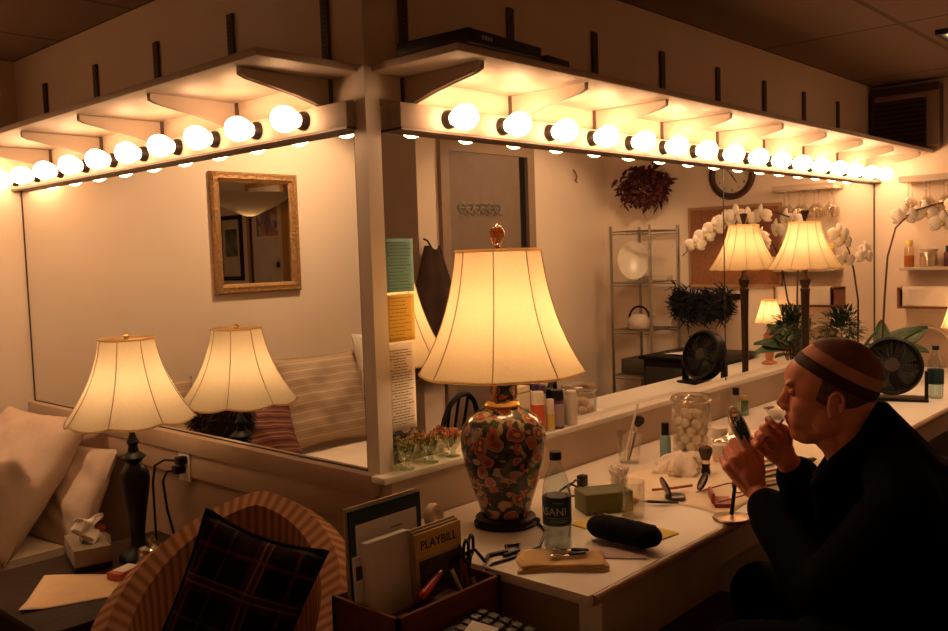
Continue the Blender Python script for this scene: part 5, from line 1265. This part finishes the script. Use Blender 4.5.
# black cabinet with magazine
t = thing('black_cabinet', 'low black cabinet below the feather boa', 'cabinet', (3.62, -1.02, 0))
b = B(); b.rbox((-.26, -.24, .0), (.27, .26, .775), .006); b.obj('body', P_('cabinet_black', (.02, .016, .015), .5), t)
b = B(); b.rbox((-.285, -.26, .775), (.275, .28, .80), .004); b.obj('worktop', M['black'], t)
for z in (.10, .43):
    d_ = B().rbox((-.272, -.22, z), (-.26, .24, z+.30), .003).obj('drawer', P_('drawer_black%d' % int(z*100), (.045, .036, .032), .45), t)
    B().tube([(-.272, -.06, z+.22), (-.292, -.06, z+.22), (-.292, .08, z+.22), (-.272, .08, z+.22)], .005, 6).obj('handle', M['steel'], d_)
b = B(); b.grid(lambda u, v: ((u-.5)*.21, (v-.5)*.30, .004+.008*math.sin(PI*v)), 8, 12); o = b.obj('magazine', M['paper'], None, loc=(3.50, -.98, .801), rz=.35, solid=.006); tag(o, 'open white magazine on the black cabinet', 'magazine')
# wire rack with its contents
t = thing('wire_rack', 'tall wire shelving rack standing in the far corner', 'rack', (3.66, -1.43, 0), 0)
for x in (-.16, .20):
    for y in (-.15, .15): B().tube([(x, y, 0), (x, y, 1.64)], .0105, 8).obj('post', M['steel'], t)
for z in (.30, .635, .943, 1.262, 1.605):
    b = B()
    for k in range(13): y = -.15+.30*k/12; b.tube([(-.16, y, z), (.20, y, z)], .0028, 5)
    for x in (-.16, .02, .20): b.tube([(x, -.15, z-.004), (x, .15, z-.004)], .004, 5)
    b.tube([(-.16, -.15, z-.022), (-.16, .15, z-.022)], .004, 5); b.tube([(.20, -.15, z-.022), (.20, .15, z-.022)], .004, 5)
    b.obj('shelf', M['steel'], t, weld=False)
t = thing('plate', 'white oval platter leaning upright on the wire rack shelf', 'plate', (3.60, -1.47, 1.268))
Mp = Matrix.Translation((0, 0, .135)) @ Matrix.Rotation(math.radians(-35), 4, 'Z') @ Matrix.Rotation(math.radians(-72), 4, 'Y')
B().lathe([(0, 0), (.075, 0), (.095, .010), (.125, .020), (.124, .023), (.093, .014), (.072, .005), (0, .005)], n=40, M4=Mp, sq=(1.08, .85)).obj('platter', pm('platter_white', (.66, .58, .48), .3), t)
o = B().rbox((-.05, -.09, 0), (.05, .09, .035), .004).obj('box', P_('rack_box', (.55, .46, .36), .6), None, loc=(3.74, -1.37, 1.266)); tag(o, 'flat pale box beside the platter on the wire rack', 'box')
t = thing('kettle', 'pale kettle with dark arched handle on the lower rack shelf', 'kettle', (3.60, -1.43, .948))
B().lathe([(0, 0), (.07, 0), (.082, .02), (.078, .06), (.055, .09), (.03, .098), (0, .10)], n=32).obj('body', P_('kettle_cream', (.55, .46, .38), .35), t)
B().tube([(0, .08*math.cos(a), .065+.085*math.sin(a)) for a in [PI*k/12 for k in range(13)]], .008, 8).obj('handle', M['black'], t)
B().tube([(0, .06, .05), (0, .10, .075), (0, .12, .10)], [.016, .012, .009], 8).obj('spout', P_('kettle_spout', (.55, .46, .38), .35), t)
o = B().rbox((-.10, -.13, 0), (.10, .13, .10), .006).obj('crate', P_('rack_crate', (.10, .08, .055), .7), None, loc=(3.66, -1.43, .641)); tag(o, 'dark olive crate on the low shelf of the wire rack', 'crate')
# dark chairs by the wall across the room
def chair(label, loc, rz):
    t = thing('dining_chair', label, 'chair', loc, rz)
    B().rbox((-.21, -.20, .43), (.21, .21, .46), .012, None, 3).obj('seat', M['black'], t)
    for x in (-.18, .18):
        B().tube([(x, .17, .43), (x*1.05, .20, 0)], [.016, .012], 8).obj('leg', M['black'], t); B().tube([(x, -.17, .43), (x*1.05, -.21, 0)], [.016, .012], 8).obj('leg', M['black'], t)
    B().tube([(-.19, -.18, .45), (-.19, -.22, .56)]+[(.19*math.cos(a), -.235-.02*math.sin(a), .60+.18*math.sin(a)) for a in [PI-PI*k/14 for k in range(15)]]+[(.19, -.22, .56), (.19, -.18, .45)], .013, 8).obj('back_frame', M['black'], t)
    for x in (-.09, 0, .09): B().tube([(x, -.18, .46), (x, -.24, .755 if x else .78)], .008, 6).obj('back_slat', M['black'], t)
chair('black bentwood chair with arched back across from the floral lamp', (2.18, -1.41, 0), math.radians(150))
chair('black bentwood chair with arched back nearest the hanging coat', (1.60, -1.52, 0), math.radians(165))
# framed mirror on the end wall above the daybed
t = thing('framed_mirror', 'mirror in ornate gold frame on the end wall above the daybed', 'mirror', (-1.195, LY, 1.634))
gold = pm('carved_gilt', (.34, .19, .075), .45, metal=.35, var=.3, scale=70, bump=.8, bscale=70)
W2, H2, fw = .268, .318, .052
def bar(p0, p1, m0, m1):
    """One mitred frame side with a stepped moulding."""
    prof = [(0, -.002), (0, -.022), (.010, -.030), (.022, -.026), (.034, -.030), (.044, -.016), (.052, -.012), (.052, -.002)]
    b = B(); p0 = Vector(p0); p1 = Vector(p1); d = (p1-p0).normalized(); inn = Vector((-d.z, 0, d.x)); V = []
    N = 40
    for i in range(N+1):
        row = []
        for (q, y) in prof:
            s0, s1 = p0+inn*q+d*q, p1+inn*q-d*q; p = s0.lerp(s1, i/N); bead = .0022*abs(math.sin(i*PI/2)) if .012 < q < .046 else 0
            row.append(Vector((p.x, y-bead, p.z)))
        V.append(row)
    n = len(prof); vs = [v for r in V for v in r]; F = []
    for i in range(N):
        for j in range(n-1): F.append((i*n+j, (i+1)*n+j, (i+1)*n+j+1, i*n+j+1))
    b._add(vs, F); return b
cs = [(-W2, 0, -H2), (W2, 0, -H2), (W2, 0, H2), (-W2, 0, H2)]
for i in range(4): bar(cs[i], cs[(i+1) % 4], 0, 0).obj('frame_side', gold, t)
b = B(); g = [(-W2+fw, -.010, -H2+fw), (W2-fw, -.010, -H2+fw), (W2-fw, -.010, H2-fw), (-W2+fw, -.010, H2-fw)]
b._add(g, [(0, 1, 2, 3)]); b.obj('glass', M['mirror'], t, flat=True)
t.rotation_euler = (0, 0, 0)
# what the framed mirror shows on the far left wall: uplighter, framed print, white door with a poster
t = thing('floor_lamp', 'standing uplighter with wide glass bowl near the far left wall', 'floor lamp', (-2.88, -.31, 0))
B().lathe([(0, 0), (.14, 0), (.145, .015), (.02, .03), (.013, .06), (.012, 1.86), (.03, 1.875), (0, 1.88)], n=28).obj('pole', M['dark'], t)
B().lathe([(.02, 1.875), (.05, 1.885), (.23, 1.965), (.39, 2.06), (.385, 2.065), (.22, 1.975), (.045, 1.895), (.0, 1.893)], n=48).obj('bowl', shademat('uplighter_glass', (.80, .72, .60), .5), t)
B().ell((0, 0, 1.945), (.035, .035, .05)).obj('bulb', M['lampbulb'], t)
t = thing('framed_print', 'framed print with pale mat on the far left wall', 'picture', (-3.2, -1.11, 1.62))
b = B(); b.box((.001, -.19, -.31), (.02, .19, -.27)); b.box((.001, -.19, .27), (.02, .19, .31)); b.box((.001, -.19, -.27), (.02, -.15, .27)); b.box((.001, .15, -.27), (.02, .19, .27)); b.obj('frame', M['darkwood'], t, flat=True, weld=False)
B().box((.001, -.15, -.27), (.008, .15, .27)).obj('mat_board', pm('mat_board', (.62, .54, .42), .8), t, flat=True)
B().box((.008, -.10, -.08), (.009, .10, .18)).obj('picture', pm('landscape_print', (.16, .17, .15), .7, var=.6, scale=9), t, flat=True)
st = struct(bpy.data.objects.new('door_2', None), 'white door on the far left wall', 'door'); COL.objects.link(st); st.location = (-3.2, -.50, 0)
B().box((.001, -.25, .005), (.03, .25, 2.16)).obj('leaf', pm('door_white', (.66, .57, .47), .5), st, flat=True)
b = B(); b.box((.0, -.30, 0), (.04, -.25, 2.2)); b.box((0, .25, 0), (.04, .30, 2.2)); b.box((0, -.25, 2.16), (.04, .25, 2.2)); b.obj('frame', pm('door_frame_ochre', (.45, .25, .09), .5), st, flat=True, weld=False)
B().ell((.05, .19, 1.45), (.02, .014, .03)).obj('knob', M['dark'], st)
t = thing('poster', 'colourful abstract poster on the white door of the far left wall', 'poster', (-3.169, -.48, 1.86))
def poster_m():
    m, nt, out = newmat('poster_print'); b = nd(nt, 'ShaderNodeBsdfPrincipled', Roughness=.7); tc = nd(nt, 'ShaderNodeTexCoord')
    v = nd(nt, 'ShaderNodeTexVoronoi', Scale=14.0); nt.links.new(tc.outputs['Object'], v.inputs['Vector']); sp = nd(nt, 'ShaderNodeSeparateColor'); nt.links.new(v.outputs['Color'], sp.inputs[0])
    nt.links.new(ramp(nt, sp.outputs[0], [(0, (.30, .22, .30)), (.3, (.50, .40, .42)), (.55, (.20, .15, .24)), (.8, (.48, .22, .20))], True), b.inputs['Base Color']); nt.links.new(b.outputs[0], out.inputs[0]); return m
B().box((.0005, -.165, -.15), (.003, .165, .15)).obj('sheet', poster_m(), t, flat=True)
B().box((.0003, -.175, -.16), (.0016, .175, .16)).obj('border', M['paper'], t, flat=True)
# things lying on the long shelf
t = thing('media_player', 'flat black player box lying at the corner end of the long shelf', 'player', (.178, -.215, 1.9865), math.radians(4))
b = B(); b.rbox((-.155, -.118, 0), (.155, .118, .035), .003); b.obj('casing', P_('player_black', (.012, .010, .012), .4), t)
B().box((-.145, -.1195, .006), (.15, -.1175, .030)).obj('front_panel', M['black'], t, flat=True)
b = B()
for k in range(4): b.box((-.105+.011*k, -.1202, .013), (-.097+.011*k, -.1194, .023))
b.obj('display_digits', P_('mark_white', (.30, .26, .26)), t, flat=True)
o = B().rbox((-.06, -.05, 0), (.06, .05, .03), .003).obj('small_case', P_('case_dark', (.05, .022, .018), .6), None, loc=(.455, -.24, 1.9865), rz=.1); tag(o, 'small dark case on the long shelf right of the player box', 'case')

o = B().rbox((-.045, -.03, 0), (.045, .03, .002), .0008).obj('paper_slip', M['paper'], None, loc=(-.268, -.590, .706), rz=math.radians(24), rot=Euler((math.radians(10), 0, math.radians(24)))); tag(o, 'white paper slip lying over the calculator keys', 'paper')
EXPOSURE = 0.72
# ------------------------------------------------------------------ camera, world, view
cam = bpy.data.cameras.new('camera'); co = bpy.data.objects.new('camera', cam); COL.objects.link(co)
yaw, pitch, roll = 0.740611116, -0.0677822522, -0.0324856973
F = Vector((math.cos(pitch)*math.cos(yaw), math.cos(pitch)*math.sin(yaw), math.sin(pitch)))
R0 = Vector((math.sin(yaw), -math.cos(yaw), 0)); U0 = R0.cross(F)
R = R0*math.cos(roll) + U0*math.sin(roll); U = -R0*math.sin(roll) + U0*math.cos(roll)
mw = Matrix((R, U, -F)).transposed().to_4x4(); mw.translation = Vector((-1.56381442, -1.78960443, 1.47816736))
co.matrix_world = mw
cam.sensor_width = 36.0; cam.lens = 887.44*36/948; cam.clip_start = .05
sc.camera = co
w = bpy.data.worlds.new('room_dark'); sc.world = w; w.use_nodes = True
w.node_tree.nodes['Background'].inputs[0].default_value = (.9, .55, .35, 1)
w.node_tree.nodes['Background'].inputs[1].default_value = .004
sc.view_settings.view_transform = 'Standard'; sc.view_settings.look = 'None'
sc.view_settings.gamma = 1.0; sc.view_settings.use_curve_mapping = False
sc.view_settings.exposure = EXPOSURE
cy = sc.cycles
cy.use_denoising = True; cy.max_bounces = 14; cy.diffuse_bounces = 6; cy.glossy_bounces = 8; cy.transparent_max_bounces = 24; cy.transmission_bounces = 8
cy.sample_clamp_indirect = 6.0; cy.blur_glossy = 0.6
